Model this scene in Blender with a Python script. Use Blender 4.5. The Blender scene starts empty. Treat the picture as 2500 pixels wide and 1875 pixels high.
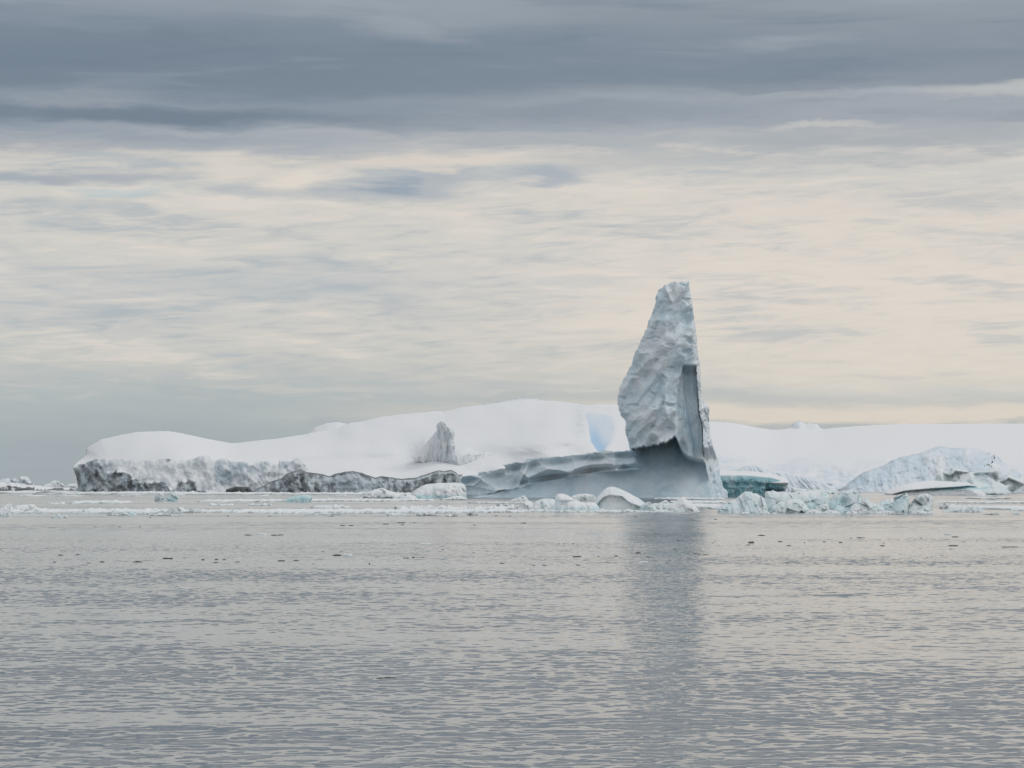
import bpy, math
import numpy as np

# ---------------------------------------------------------------- camera, sky, sun, exposure
S = bpy.context.scene
C = S.collection
F, HZ, CX, EYE = 6000.0, 1184.0, 1250.0, 4.0     # focal length in photo pixels, horizon row, centre column, eye height
cam_d = bpy.data.cameras.new('camera')
cam = bpy.data.objects.new('camera', cam_d); C.objects.link(cam)
cam.location = (0, 0, EYE); cam.rotation_euler = (math.pi / 2, 0, 0)
cam_d.sensor_width = 36; cam_d.lens = 36 * F / 2500; cam_d.shift_y = (HZ - 937.5) / 2500
cam_d.clip_start = 0.5; cam_d.clip_end = 60000
S.camera = cam
S.view_settings.view_transform = 'Standard'; S.view_settings.look = 'None'
S.view_settings.gamma = 1; S.view_settings.use_curve_mapping = False
S.view_settings.exposure = 0.0
S.render.engine = 'CYCLES'
S.cycles.max_bounces = 6; S.cycles.diffuse_bounces = 3; S.cycles.glossy_bounces = 3
S.cycles.transmission_bounces = 2; S.cycles.volume_bounces = 0
S.cycles.use_denoising = True

SUN_EL, SUN_AZ = math.radians(48), math.radians(84)      # azimuth clockwise from the view direction (+Y)
sun_d = bpy.data.lights.new('sun', 'SUN'); sun_d.energy = 0.75; sun_d.angle = math.radians(28); sun_d.color = (1, .955, .9)
sun = bpy.data.objects.new('sun', sun_d); C.objects.link(sun)
sun.rotation_euler = (math.pi / 2 - SUN_EL, 0, math.pi - SUN_AZ)

W = bpy.data.worlds.new('World'); S.world = W; W.use_nodes = True


def lin(c):
    return tuple(((v / 255) / 12.92 if v <= 10 else (((v / 255) + .055) / 1.055) ** 2.4) for v in c)


class NT:
    """small helper for building node trees"""
    def __init__(s, nt):
        s.nt = nt; nt.nodes.clear()

    def n(s, t, **k):
        nd = s.nt.nodes.new(t)
        for a, b in k.items(): setattr(nd, a, b)
        return nd

    def put(s, sock, v):
        if hasattr(v, 'links'): s.nt.links.new(v, sock)
        elif v is not None:
            if isinstance(v, (tuple, list)) and len(v) == 3 and sock.type == 'RGBA': v = tuple(v) + (1,)
            sock.default_value = v

    def m(s, op, a, b=None, c=None, clamp=False):
        nd = s.n('ShaderNodeMath', operation=op, use_clamp=clamp)
        s.put(nd.inputs[0], a); s.put(nd.inputs[1], b)
        if c is not None: s.put(nd.inputs[2], c)
        return nd.outputs[0]

    def vm(s, op, a, b=None, sc=None):
        nd = s.n('ShaderNodeVectorMath', operation=op)
        s.put(nd.inputs[0], a)
        if b is not None: s.put(nd.inputs[1], b)
        if sc is not None: s.put(nd.inputs[3], sc)
        return nd.outputs[1] if op in ('LENGTH', 'DOT_PRODUCT') else nd.outputs[0]

    def ss(s, a, b, x):
        nd = s.n('ShaderNodeMapRange', interpolation_type='SMOOTHSTEP')
        s.put(nd.inputs[0], x); nd.inputs[1].default_value = a; nd.inputs[2].default_value = b
        return nd.outputs[0]

    def noise(s, v, scale, detail=3, rough=.5, col=False, dist=0):
        nd = s.n('ShaderNodeTexNoise'); s.put(nd.inputs['Vector'], v)
        nd.inputs['Scale'].default_value = scale; nd.inputs['Detail'].default_value = detail
        nd.inputs['Roughness'].default_value = rough; nd.inputs['Distortion'].default_value = dist
        return nd.outputs['Color' if col else 'Fac']

    def mix(s, f, a, b, mode='MIX'):
        nd = s.n('ShaderNodeMix', data_type='RGBA', blend_type=mode)
        s.put(nd.inputs[0], f); s.put(nd.inputs[6], a); s.put(nd.inputs[7], b)
        return nd.outputs[2]

    def ramp(s, x, stops):
        nd = s.n('ShaderNodeValToRGB'); s.put(nd.inputs[0], x)
        e = nd.color_ramp.elements
        while len(e) > 1: e.remove(e[-1])
        e[0].position = stops[0][0]; e[0].color = tuple(stops[0][1]) + (1,)
        for p, c in stops[1:]:
            q = e.new(p); q.color = tuple(c) + (1,)
        return nd.outputs[0]

    def comb(s, x, y, z):
        nd = s.n('ShaderNodeCombineXYZ'); s.put(nd.inputs[0], x); s.put(nd.inputs[1], y); s.put(nd.inputs[2], z)
        return nd.outputs[0]


SKY_GAIN = 1.0
def build_world():
    t = NT(W.node_tree)
    d = t.n('ShaderNodeTexCoord').outputs['Generated']
    sp = t.n('ShaderNodeSeparateXYZ'); t.put(sp.inputs[0], d)
    x, y, z = sp.outputs
    hl = t.m('SQRT', t.m('ADD', t.m('MULTIPLY', x, x), t.m('MULTIPLY', y, y)))
    hl = t.m('MAXIMUM', hl, .02)
    e = t.m('DIVIDE', z, hl)                                   # tangent of the elevation
    e = t.m('MAXIMUM', e, 0.0)
    sx = t.m('DIVIDE', x, hl)                                  # sine of the azimuth
    px = t.m('MULTIPLY', sx, F)                                # cloud columns, 0 straight ahead
    py = t.m('MULTIPLY', e, F)                                 # cloud rows, 0 at the horizon
    v1 = t.comb(t.m('MULTIPLY', x, 1.0), t.m('MULTIPLY', y, 1.0), t.m('MULTIPLY', e, 5.5))
    v2 = t.vm('ADD', v1, (3.1, 7.7, 1.3))
    # wide soft warp and a finer one
    w1 = t.m('SUBTRACT', t.noise(v1, 5.5, 3, .5), .5)
    w2 = t.m('SUBTRACT', t.noise(v2, 22, 5, .55, dist=.4), .5)
    tilt = t.m('MULTIPLY', px, .006)
    wamp = t.m('ADD', 25.0, t.m('MULTIPLY', t.ss(150, 500, py), 60))
    pyw = t.m('ADD', py, t.m('ADD', t.m('MULTIPLY', w1, t.m('MULTIPLY', wamp, 2.0)), t.m('MULTIPLY', w2, 75)))
    pyw = t.m('ADD', pyw, tilt)
    pos = t.m('MULTIPLY', pyw, 1 / 2400.0, clamp=True)
    rows = [  # row of the photo, left colour, right colour
        (1184, (161, 171, 176), (189, 191, 189)), (1100, (163, 173, 178), (187, 190, 189)), (1060, (167, 177, 180), (178, 184, 185)),
        (1036, (170, 179, 182), (178, 184, 185)), (1016, (173, 182, 184), (219, 210, 198)), (992, (175, 183, 185), (217, 209, 198)),
        (975, (177, 185, 186), (190, 192, 190)), (950, (184, 189, 189), (206, 204, 198)), (915, (193, 195, 192), (217, 210, 200)),
        (850, (198, 199, 195), (221, 213, 203)), (700, (198, 199, 198), (224, 215, 205)), (600, (205, 204, 199), (221, 213, 204)),
        (520, (209, 206, 200), (220, 212, 203)), (470, (203, 202, 198), (216, 209, 201)), (425, (205, 202, 196), (206, 204, 199)),
        (395, (200, 197, 193), (186, 188, 188)), (365, (164, 171, 178), (180, 183, 185)), (330, (148, 158, 169), (171, 176, 181)),
        (295, (128, 141, 154), (162, 168, 176)), (245, (135, 147, 159), (160, 167, 175)), (215, (124, 137, 150), (141, 150, 161)),
        (150, (118, 132, 147), (133, 143, 156)), (90, (124, 137, 150), (140, 150, 161)), (30, (141, 151, 163), (148, 157, 166)),
        (-20, (148, 157, 168), (150, 158, 167)), (-300, (160, 169, 179), (162, 170, 179)), (-700, (190, 194, 199), (191, 195, 199)),
        (-1200, (212, 213, 215), (212, 213, 215))]
    def stops(k): return [((HZ - r[0]) / 2400.0, lin(r[k])) for r in rows]
    L = t.ramp(pos, stops(1)); R = t.ramp(pos, stops(2))
    side = t.ss(-1100, 900, t.m('ADD', px, t.m('MULTIPLY', w1, 1800)))
    col = t.mix(side, L, R)
    # broken grey wisps through the cream band, and small cream lights
    band = t.m('MULTIPLY', t.ss(120, 330, py), t.m('SUBTRACT', 1.0, t.ss(760, 900, py)))
    v3 = t.comb(t.m('MULTIPLY', x, 1.0), t.m('MULTIPLY', y, 1.0), t.m('ADD', t.m('MULTIPLY', e, 7.0), t.m('MULTIPLY', x, .35)))
    wn = t.noise(v3, 15, 6, .55, dist=.6)
    lf = t.m('SUBTRACT', 1.0, t.m('MULTIPLY', side, .35))
    v4 = t.comb(x, y, t.m('SUBTRACT', t.m('MULTIPLY', e, 8.5), t.m('MULTIPLY', x, .5)))
    wf = t.noise(t.vm('ADD', v4, (5, 2, 9)), 34, 6, .6, dist=.9)
    wn = t.m('ADD', t.m('MULTIPLY', wn, .55), t.m('MULTIPLY', wf, .45))
    wm = t.m('MULTIPLY', t.m('MULTIPLY', t.ss(.47, .66, wn), band), t.m('MULTIPLY', lf, .85))
    col = t.mix(wm, col, lin((172, 181, 187)))
    wl = t.m('MULTIPLY', t.m('MULTIPLY', t.ss(.49, .36, wn), band), .6)
    col = t.mix(wl, col, lin((226, 217, 207)))
    # the dark bank above is streaked too
    top = t.ss(800, 960, py)
    wt = t.noise(t.comb(x, y, t.m('MULTIPLY', e, 9.0)), 9, 5, .55, dist=.5)
    col = t.mix(t.m('MULTIPLY', t.m('MULTIPLY', t.ss(.52, .70, wt), top), .5), col, lin((112, 126, 142)))
    col = t.mix(t.m('MULTIPLY', t.m('MULTIPLY', t.ss(.48, .30, wt), top), .45), col, lin((166, 173, 181)))
    # single cloud banks: (centre x, centre y, half width, half height, strength, colour)
    banks = [(330, 292, 460, 20, .8, (112, 126, 141)), (150, 350, 420, 26, .6, (146, 156, 168)), (830, 468, 250, 20, .6, (165, 174, 183)), (1000, 440, 150, 40, .7, (166, 175, 184)),
             (120, 440, 330, 15, .7, (158, 167, 177)), (745, 440, 75, 32, 1.0, (222, 214, 204)), (560, 425, 110, 26, .8, (219, 212, 202)), (950, 455, 60, 14, .9, (152, 164, 177)),
             (1010, 392, 330, 14, .75, (220, 211, 200)), (1330, 425, 120, 22, .6, (166, 176, 186)), (1900, 395, 620, 14, .5, (176, 181, 184)),
             (2000, 312, 200, 8, .55, (206, 203, 198)), (2460, 235, 190, 16, .7, (196, 196, 194)), (1700, 172, 520, 24, .6, (122, 135, 149)),
             (2050, 1002, 520, 15, .5, (222, 212, 199)), (600, 690, 420, 30, .35, (178, 186, 191)), (750, 950, 300, 9, .4, (208, 205, 197)),
             (1250, 330, 900, 10, .4, (184, 186, 188)), (640, 205, 900, 40, .5, (117, 131, 146)), (1150, 30, 260, 40, .5, (158, 166, 174)),
             (280, 472, 130, 7, .5, (176, 195, 202)), (1340, 432, 90, 16, .6, (164, 174, 184)), (700, 365, 500, 18, .5, (166, 173, 181)), (1250, 270, 700, 16, .5, (132, 145, 158)), (2100, 345, 420, 14, .45, (166, 172, 178)), (2150, 238, 420, 9, .35, (180, 184, 188)), (1400, 690, 180, 12, .3, (178, 187, 192))]
    wx = t.m('ADD', px, t.m('MULTIPLY', t.m('SUBTRACT', t.noise(v1, 18, 4, .55), .5), 420))
    wy = t.m('ADD', py, t.m('MULTIPLY', w2, 70))
    wy = t.m('ADD', wy, t.m('MULTIPLY', t.m('SUBTRACT', t.noise(v2, 60, 4, .6), .5), 28))
    for cx, cy, rx, ry, st, c in banks:
        a = t.m('DIVIDE', t.m('SUBTRACT', wx, cx - CX), rx * 1.25)
        b = t.m('DIVIDE', t.m('SUBTRACT', wy, HZ - cy), ry * 1.5)
        r = t.m('SQRT', t.m('ADD', t.m('MULTIPLY', a, a), t.m('MULTIPLY', b, b)))
        col = t.mix(t.m('MULTIPLY', t.ss(1.15, .25, r), st), col, lin(c))
    fine = t.m('ADD', .965, t.m('MULTIPLY', t.noise(v3, 55, 5, .6, dist=.5), .07))
    col = t.vm('SCALE', col, sc=fine)
    sky = t.n('ShaderNodeTexSky', sky_type='NISHITA', sun_disc=False, sun_elevation=SUN_EL, sun_rotation=SUN_AZ)
    cloud = t.vm('SCALE', col, sc=10.0 * SKY_GAIN)
    out = t.mix(.97, sky.outputs[0], cloud)
    bg = t.n('ShaderNodeBackground'); t.put(bg.inputs[0], out); bg.inputs[1].default_value = .1
    o = t.n('ShaderNodeOutputWorld'); t.nt.links.new(bg.outputs[0], o.inputs[0])
build_world()

# ---------------------------------------------------------------- numpy noise
def _h(ix, iy, iz, seed):
    h = (ix.astype(np.int64) * 374761393 + iy.astype(np.int64) * 668265263 + iz.astype(np.int64) * 2147483647 + seed * 1274126177) & 0xffffffff
    h = ((h ^ (h >> 13)) * 1274126177) & 0xffffffff
    h = ((h ^ (h >> 16)) * 2246822519) & 0xffffffff
    return (h ^ (h >> 15)) & 0xffffffff


def gnoise(p, seed=0):
    p = np.asarray(p, float); i = np.floor(p); f = p - i; u = f * f * f * (f * (f * 6 - 15) + 10)
    out = 0
    for dx in (0, 1):
        for dy in (0, 1):
            for dz in (0, 1):
                h = _h(i[:, 0] + dx, i[:, 1] + dy, i[:, 2] + dz, seed)
                a = (h & 0xffff) / 65536 * 2 * np.pi; zz = ((h >> 16) & 0xffff) / 32768 - 1; r = np.sqrt(np.maximum(0, 1 - zz * zz))
                g = np.cos(a) * r * (f[:, 0] - dx) + np.sin(a) * r * (f[:, 1] - dy) + zz * (f[:, 2] - dz)
                w = (u[:, 0] if dx else 1 - u[:, 0]) * (u[:, 1] if dy else 1 - u[:, 1]) * (u[:, 2] if dz else 1 - u[:, 2])
                out = out + g * w
    return out * 1.5


def fbm(p, seed=0, oct=4, gain=.5):
    s = 0; a = 1
    for k in range(oct):
        s = s + a * gnoise(p * 2.03 ** k + k * 17.3, seed + k); a *= gain
    return s


def ridged(p, seed=0, oct=4, gain=.5):
    s = 0; a = 1
    for k in range(oct):
        s = s + a * (1 - 2 * np.abs(gnoise(p * 2.03 ** k + k * 9.1, seed + k))); a *= gain
    return s


def cells(p, seed=0):
    """F1, F2 distances, cell random number and facet plane value"""
    p = np.asarray(p, float); i = np.floor(p)
    f1 = np.full(len(p), 9.); f2 = np.full(len(p), 9.); rid = np.zeros(len(p)); pl = np.zeros(len(p))
    for dx in (-1, 0, 1):
        for dy in (-1, 0, 1):
            for dz in (-1, 0, 1):
                c = i + (dx, dy, dz)
                h = _h(c[:, 0], c[:, 1], c[:, 2], seed); h2 = _h(c[:, 0], c[:, 1], c[:, 2], seed + 77)
                q = c + np.stack([(h & 1023) / 1023, ((h >> 10) & 1023) / 1023, ((h >> 20) & 1023) / 1023], 1)
                v = p - q; dd = np.sqrt((v * v).sum(1))
                a = (h2 & 0xffff) / 65536 * 2 * np.pi; b = ((h2 >> 16) & 0xffff) / 65536 - .5
                plane = v[:, 0] * np.cos(a) + v[:, 2] * np.sin(a) + b
                near = dd < f1
                f2 = np.where(near, f1, np.minimum(f2, dd)); pl = np.where(near, plane, pl)
                rid = np.where(near, b + .5, rid); f1 = np.where(near, dd, f1)
    return f1, f2, rid, pl


def sst(a, b, x):
    t = np.clip((x - a) / (b - a), 0, 1); return t * t * (3 - 2 * t)


def table(xs, ys, w):
    g = np.arange(min(xs) - 4 * w, max(xs) + 4 * w, 2.0); y = np.interp(g, xs, ys)
    k = np.exp(-(np.arange(-3 * w, 3 * w + 1, 2.0) / w) ** 2); k /= k.sum(); h = len(k) // 2
    y = np.convolve(np.pad(y, h, 'edge'), k, 'valid')[:len(g)]
    return lambda X: np.interp(X, g, y)


def mixn(a, b, t): return a + (b - a) * t


# ---------------------------------------------------------------- materials
def ice_material(name, snow=(.86, .87, .885), ice=(.50, .60, .66), blue=(.18, .42, .66), dirt_or_shade=(.07, .075, .075), bump=.25, fine=1.0, rough=.6, vary=.08, sss=0.):
    """snow, bare ice, blue ice, dirty ice and some painted shade mixed by a painted-on record of where each lies (r blue, g dirt, b bare ice)"""
    m = bpy.data.materials.new(name); m.use_nodes = True
    t = NT(m.node_tree)
    geo = t.n('ShaderNodeNewGeometry'); P = geo.outputs['Position']
    at = t.n('ShaderNodeAttribute', attribute_name='ice'); sp = t.n('ShaderNodeSeparateColor'); t.put(sp.inputs[0], at.outputs['Color'])
    n1 = t.noise(P, .35 * fine, 5, .6); n2 = t.noise(P, 1.7 * fine, 5, .6)
    j = t.m('MULTIPLY', t.m('SUBTRACT', n2, .5), .5)
    b = t.m('ADD', sp.outputs[2], t.m('MULTIPLY', j, .5), clamp=True)
    col = t.mix(b, snow, t.mix(t.ss(.35, .65, n1), tuple(v * (1 - vary) for v in ice), tuple(min(1, v * (1 + vary)) for v in ice)))
    col = t.mix(t.m('MULTIPLY', sp.outputs[0], 1.0, clamp=True), col, blue)
    g = t.ss(.20, .85, t.m('ADD', sp.outputs[1], t.m('MULTIPLY', j, .7)))
    dcol = t.mix(t.ss(.38, .62, n1), dirt_or_shade, tuple(v * 2.3 for v in dirt_or_shade))
    dcol = t.mix(t.ss(.55, .72, n2), dcol, tuple(v * .55 for v in ice))
    g = t.m('MULTIPLY', g, t.ss(.02, .12, sp.outputs[1]))
    col = t.mix(g, col, dcol)
    bs = t.n('ShaderNodeBsdfPrincipled'); t.put(bs.inputs['Base Color'], col)
    bs.inputs['Roughness'].default_value = rough; bs.inputs['Specular IOR Level'].default_value = .25
    if sss:
        bs.inputs['Subsurface Weight'].default_value = sss; bs.inputs['Subsurface Radius'].default_value = (.45, .5, .5); bs.inputs['Subsurface Scale'].default_value = .7
    bp = t.n('ShaderNodeBump'); bp.inputs['Strength'].default_value = bump; bp.inputs['Distance'].default_value = .5 / fine
    t.put(bp.inputs['Height'], t.m('ADD', n1, t.m('MULTIPLY', n2, .5))); t.nt.links.new(bp.outputs[0], bs.inputs['Normal'])
    o = t.n('ShaderNodeOutputMaterial'); t.nt.links.new(bs.outputs[0], o.inputs[0])
    return m


M_SPIRE = ice_material('spire ice', snow=(.84, .89, .92), ice=(.63, .76, .83), blue=(.25, .48, .65), bump=.22, fine=1.0)
M_ISLAND = ice_material('island snow', ice=(.42, .50, .55), blue=(.36, .57, .78), dirt_or_shade=(.085, .096, .103), bump=.12, fine=.6)
M_FAR = ice_material('far glacier snow', ice=(.66, .76, .84), blue=(.30, .52, .68), bump=.15, fine=.5)
M_TEAL = ice_material('teal ice', ice=(.26, .46, .51), blue=(.15, .36, .42), bump=.3, fine=2, rough=.4)
M_BIT = ice_material('floating ice', ice=(.66, .78, .80), blue=(.42, .68, .72), dirt_or_shade=(.17, .19, .19), bump=.1, fine=3, sss=.35)
M_DARK = ice_material('dark brash ice', snow=(.16, .165, .16), ice=(.08, .085, .085), bump=.3, fine=6)


# ---------------------------------------------------------------- helpers for objects
def tag(o, label=None, cat=None, group=None, kind=None):
    if label: o['label'] = label
    if cat: o['category'] = cat
    if group: o['group'] = group
    if kind: o['kind'] = kind
    return o


def link(name, verts, faces, mat, parent=None, col=None, smooth=True):
    me = bpy.data.meshes.new(name)
    v = np.asarray(verts, np.float64); 
    loc = np.zeros(3)
    if parent is None:
        loc = np.array([(v[:, 0].min() + v[:, 0].max()) / 2, (v[:, 1].min() + v[:, 1].max()) / 2, 0.0])
    else:
        loc = np.array(parent.location)
    v = v - loc
    if isinstance(faces, np.ndarray):
        n = len(faces); k = faces.shape[1]
        me.vertices.add(len(v)); me.vertices.foreach_set('co', v.astype(np.float32).ravel())
        me.loops.add(n * k); me.loops.foreach_set('vertex_index', faces.astype(np.int32).ravel())
        me.polygons.add(n); me.polygons.foreach_set('loop_start', np.arange(0, n * k, k, dtype=np.int32))
        me.polygons.foreach_set('loop_total', np.full(n, k, np.int32))
        me.update(calc_edges=True); me.validate()
    else:
        me.from_pydata([tuple(a) for a in v], [], faces); me.update()
    me.polygons.foreach_set('use_smooth', [smooth] * len(me.polygons))
    if col is not None:
        a = me.color_attributes.new('ice', 'FLOAT_COLOR', 'POINT')
        c = np.ones((len(v), 4), np.float32); c[:, :3] = np.clip(col, 0, 1); a.data.foreach_set('color', c.ravel())
    me.materials.append(mat)
    o = bpy.data.objects.new(name, me); C.objects.link(o)
    if parent is None: o.location = loc
    else: o.parent = parent
    return o


def jag(poly, amp, step, seed, closed_from=0):
    """subdivide an outline and roughen it"""
    out = []
    P = np.array(poly, float); n = len(P)
    for a, b in zip(P, np.roll(P, -1, 0)):
        L = np.hypot(*(b - a)); k = max(1, int(L / step))
        for q in range(k): out.append(a + (b - a) * q / k)
    out = np.array(out)
    q = np.c_[out / (step * 3.0), np.full(len(out), seed * 3.7)]
    out[:, 0] += amp * fbm(q, seed, 3, .6); out[:, 1] += amp * fbm(q + 40, seed + 9, 3, .6)
    return out


def smooth_poly(poly, k=2):
    P = np.array(poly, float)
    for _ in range(k):
        a = P; b = np.roll(P, -1, 0)
        P = np.stack([a * .75 + b * .25, a * .25 + b * .75], 1).reshape(-1, 2)
    return P


def relief(name, poly, d0, step, depth, T, R, mat, parent=None, water=None, masks=None, amp=1.0, jstep=4, seed=1, rnd=1.0, smooth_k=0):
    """A solid of ice: the outline (photo pixels) stands at distance d0; depth(px,py) in metres shapes the front,
    T is the thickness and R the rounding radius at the outline, both in metres."""
    mpp = d0 / F
    if smooth_k: poly = smooth_poly(poly, smooth_k)
    Q = jag(poly, amp, jstep, seed) if amp else np.array(poly, float)
    x0, y0 = Q.min(0) - 2 * step; x1, y1 = Q.max(0) + 2 * step
    nx = int((x1 - x0) / step) + 1; ny = int((y1 - y0) / step) + 1
    gx, gy = np.meshgrid(x0 + np.arange(nx) * step, y0 + np.arange(ny) * step)
    X = gx.ravel().copy(); Y = gy.ravel().copy()
    A = Q; B = np.roll(Q, -1, 0)
    inside = np.zeros(len(X), bool); dist = np.full(len(X), 1e9); nxp = X.copy(); nyp = Y.copy()
    dd = np.full(len(X), 1e9)
    for (ax, ay), (bx, by) in zip(A, B):
        if by != ay:
            c = ((ay > Y) != (by > Y))
            xi = ax + (Y - ay) * (bx - ax) / (by - ay)
            inside ^= c & (X < xi)
        ex, ey = bx - ax, by - ay; L2 = ex * ex + ey * ey + 1e-12
        tt = np.clip(((X - ax) * ex + (Y - ay) * ey) / L2, 0, 1)
        qx, qy = ax + tt * ex, ay + tt * ey; r = np.hypot(X - qx, Y - qy)
        k = r < dist; nxp[k] = qx[k]; nyp[k] = qy[k]; dist = np.minimum(dist, r)
        if water is None or not (ay > water and by > water): dd = np.minimum(dd, r)
    idx = np.arange(nx * ny).reshape(ny, nx)
    q = np.stack([idx[:-1, :-1], idx[1:, :-1], idx[1:, 1:], idx[:-1, 1:]], -1).reshape(-1, 4)
    keep = inside[q].sum(1) >= 1; q = q[keep]
    out = ~inside; X[out] = nxp[out]; Y[out] = nyp[out]; dd[out] = 0
    used = np.unique(q); remap = -np.ones(nx * ny, int); remap[used] = np.arange(len(used)); q = remap[q]
    X, Y, dd, out = X[used], Y[used], dd[used], out[used]
    e = np.clip(dd * mpp / R, 0, 1); dome = np.sqrt(np.maximum(0, 1 - (1 - e) ** 2))
    dep = depth(X, Y)
    half = T / 2
    front = d0 + dep + half * rnd * (1 - dome)
    e2 = np.clip(dd * mpp / (2.5 * R), 0, 1); dome2 = np.sqrt(np.maximum(0, 1 - (1 - e2) ** 2))
    back = d0 + T - T * .75 * (1 - dome2) + np.maximum(0, dep * .6)
    back = np.maximum(back, front + .3 * T * dome2 + .05 * mpp)
    n = len(X)
    wx = lambda d: np.c_[(X - CX) * d / F, d, EYE + (HZ - Y) * d / F]
    Vf = wx(front); back[out] = front[out]
    # the back keeps the outline's height but is not blown up with distance
    Vb = np.c_[Vf[:, 0], back, Vf[:, 2]]
    bid = np.arange(n) + n; bid[out] = np.arange(n)[out]
    qb = bid[q][:, ::-1]
    V = np.r_[Vf, Vb]; q = q[:, ::-1]; qb = qb[:, ::-1][:, ::-1]
    # orientation: grid rows go down in the picture; front must face -Y
    col = masks(X, Y, Vf) if masks else np.zeros((n, 3))
    faces = np.r_[q[:, ::-1], qb]
    return link(name, V, faces, mat, parent, np.r_[col, col])


def root(name, px, d, label, cat, group=None):
    o = bpy.data.objects.new(name, None); C.objects.link(o)
    o.location = ((px - CX) * d / F, d, 0)
    return tag(o, label, cat, group)


def W3(X, Y, d, s): return np.c_[(X - CX) * d / F / s, (HZ - Y) * d / F / s, np.zeros(len(X))]


# ---------------------------------------------------------------- water
def build_water():
    m = bpy.data.materials.new('sea water'); m.use_nodes = True; t = NT(m.node_tree)
    g = t.n('ShaderNodeNewGeometry'); P = g.outputs['Position']
    sp = t.n('ShaderNodeSeparateXYZ'); t.put(sp.inputs[0], P)
    dist = sp.outputs[1]
    a = t.vm('SUBTRACT', t.noise(P, .9, 2, .55, col=True), (.5, .5, .5))
    b = t.vm('SUBTRACT', t.noise(t.vm('ADD', P, (31, 5, 0)), 5.0, 2, .6, col=True), (.5, .5, .5))
    far = t.ss(NEAR_END - 45, NEAR_END, dist)
    patch = t.ss(.38, .64, t.noise(t.vm('MULTIPLY', P, (.25, 1, 0)), .03, 4, .55))
    amp = t.m('MULTIPLY', far, t.m('ADD', .09, t.m('MULTIPLY', patch, .20)))
    v = t.vm('ADD', t.vm('SCALE', a, sc=amp), t.vm('SCALE', b, sc=t.m('ADD', .12, t.m('MULTIPLY', t.ss(60, 150, dist), t.m('ADD', .16, t.m('MULTIPLY', far, -.20))))))
    lean = t.m('MULTIPLY', far, t.m('ADD', -.022, t.m('MULTIPLY', patch, -.02)))
    streak = t.ss(.59, .72, t.noise(t.vm('MULTIPLY', P, (.018, .22, 0)), 1.0, 4, .6))
    lean = t.m('ADD', lean, t.m('MULTIPLY', t.m('MULTIPLY', streak, far), -.07))
    v = t.vm('ADD', v, t.comb(0.0, lean, 0.0))
    v = t.vm('MULTIPLY', v, (1.5, 1, 0))
    N = t.vm('NORMALIZE', t.vm('ADD', g.outputs['Normal'], v))
    bs = t.n('ShaderNodeBsdfPrincipled'); bs.inputs['Base Color'].default_value = (.17, .185, .19, 1)
    bs.inputs['Roughness'].default_value = .05; bs.inputs['IOR'].default_value = 1.5
    t.put(bs.inputs['Normal'], N)
    o = t.n('ShaderNodeOutputMaterial'); t.nt.links.new(bs.outputs[0], o.inputs[0])
    # open water close by: real ripples; farther out the sheet is flat
    nr, nc = 1500, 640
    r = np.linspace(0, 1, nr); y = 27 + (NEAR_END - 27) * (.45 * r + .55 * r * r)
    c = np.linspace(-1, 1, nc); Yg, Cg = np.meshgrid(y, c, indexing='ij'); Xg = Cg * (Yg * .25 + 6)
    X, Y = Xg.ravel(), Yg.ravel(); p = np.c_[X, Y, np.full(len(X), 1.5)]
    wx = .5 * gnoise(p * (.25, .25, 1), 5)
    q = np.c_[X + wx, Y * 1.15 + wx, np.full(len(X), 2.5)]
    gust = .66 + .85 * gnoise(np.c_[X * .03, Y * .07, X * 0 + 3], 6) + .25 * gnoise(np.c_[X * .2, Y * .3, X * 0 + 3], 8)
    z = .018 * gnoise(q * (.9, 1.2, 1), 11) + .021 * gnoise(q * (1.9, 2.7, 1), 12) + .0150 * gnoise(q * (3.6, 4.8, 1) + 9, 13) + .0055 * gnoise(q * (7.5, 9, 1), 15)
    z = z * np.clip(gust * 1.1, .45, 1.5) + .055 * gnoise(q * (.16, .26, 1), 14) * np.clip(1.2 - Y / 200, 0, 1)
    calm = 1 - sst(NEAR_END - 62, NEAR_END - 8, Y + 14 * gnoise(np.c_[X * .04, Y * .02, X * 0], 7))
    edge = np.minimum(1, (1 - np.abs(Cg.ravel())) * 12) * np.minimum(1, (NEAR_END - Y) / 6)
    z = z * (.10 + .90 * calm) * edge
    V = np.c_[X, Y, z]
    i = np.arange(nr * nc).reshape(nr, nc)
    f = np.stack([i[:-1, :-1], i[:-1, 1:], i[1:, 1:], i[1:, :-1]], -1).reshape(-1, 4)
    L, Rr = V[i[:, 0]], V[i[:, -1]]
    n0 = len(V); B = 30000.
    ext = np.array([(-B, -300, 0), (B, -300, 0), (B, 27, 0), (-B, 27, 0), (-B, NEAR_END, 0), (B, NEAR_END, 0), (-B, 50000, 0), (B, 50000, 0)], float)
    V = np.r_[V, ext]
    a0, a1, b0, b1 = i[0, 0], i[0, -1], i[-1, 0], i[-1, -1]
    f = np.r_[f, [[n0, n0 + 1, n0 + 2, n0 + 3], [n0 + 3, a0, b0, n0 + 4], [a1, n0 + 2, n0 + 5, b1], [n0 + 4, n0 + 5, n0 + 7, n0 + 6]]]
    w = link('water', V, f, m); tag(w, 'rippled grey sea reflecting the cloudy sky', kind='structure')
NEAR_END = 235.0
build_water()


# ---------------------------------------------------------------- snow island on the left
def z1(x, y): return (x * .3165, 1000 + y * .3165)
def z2(x, y): return (600 + x * .3165, 950 + y * .3165)
def z3(x, y): return (1050 + x * .3165, 950 + y * .3165)
def z4(x, y): return (1700 + x * .3617, 980 + y * .3617)


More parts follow.
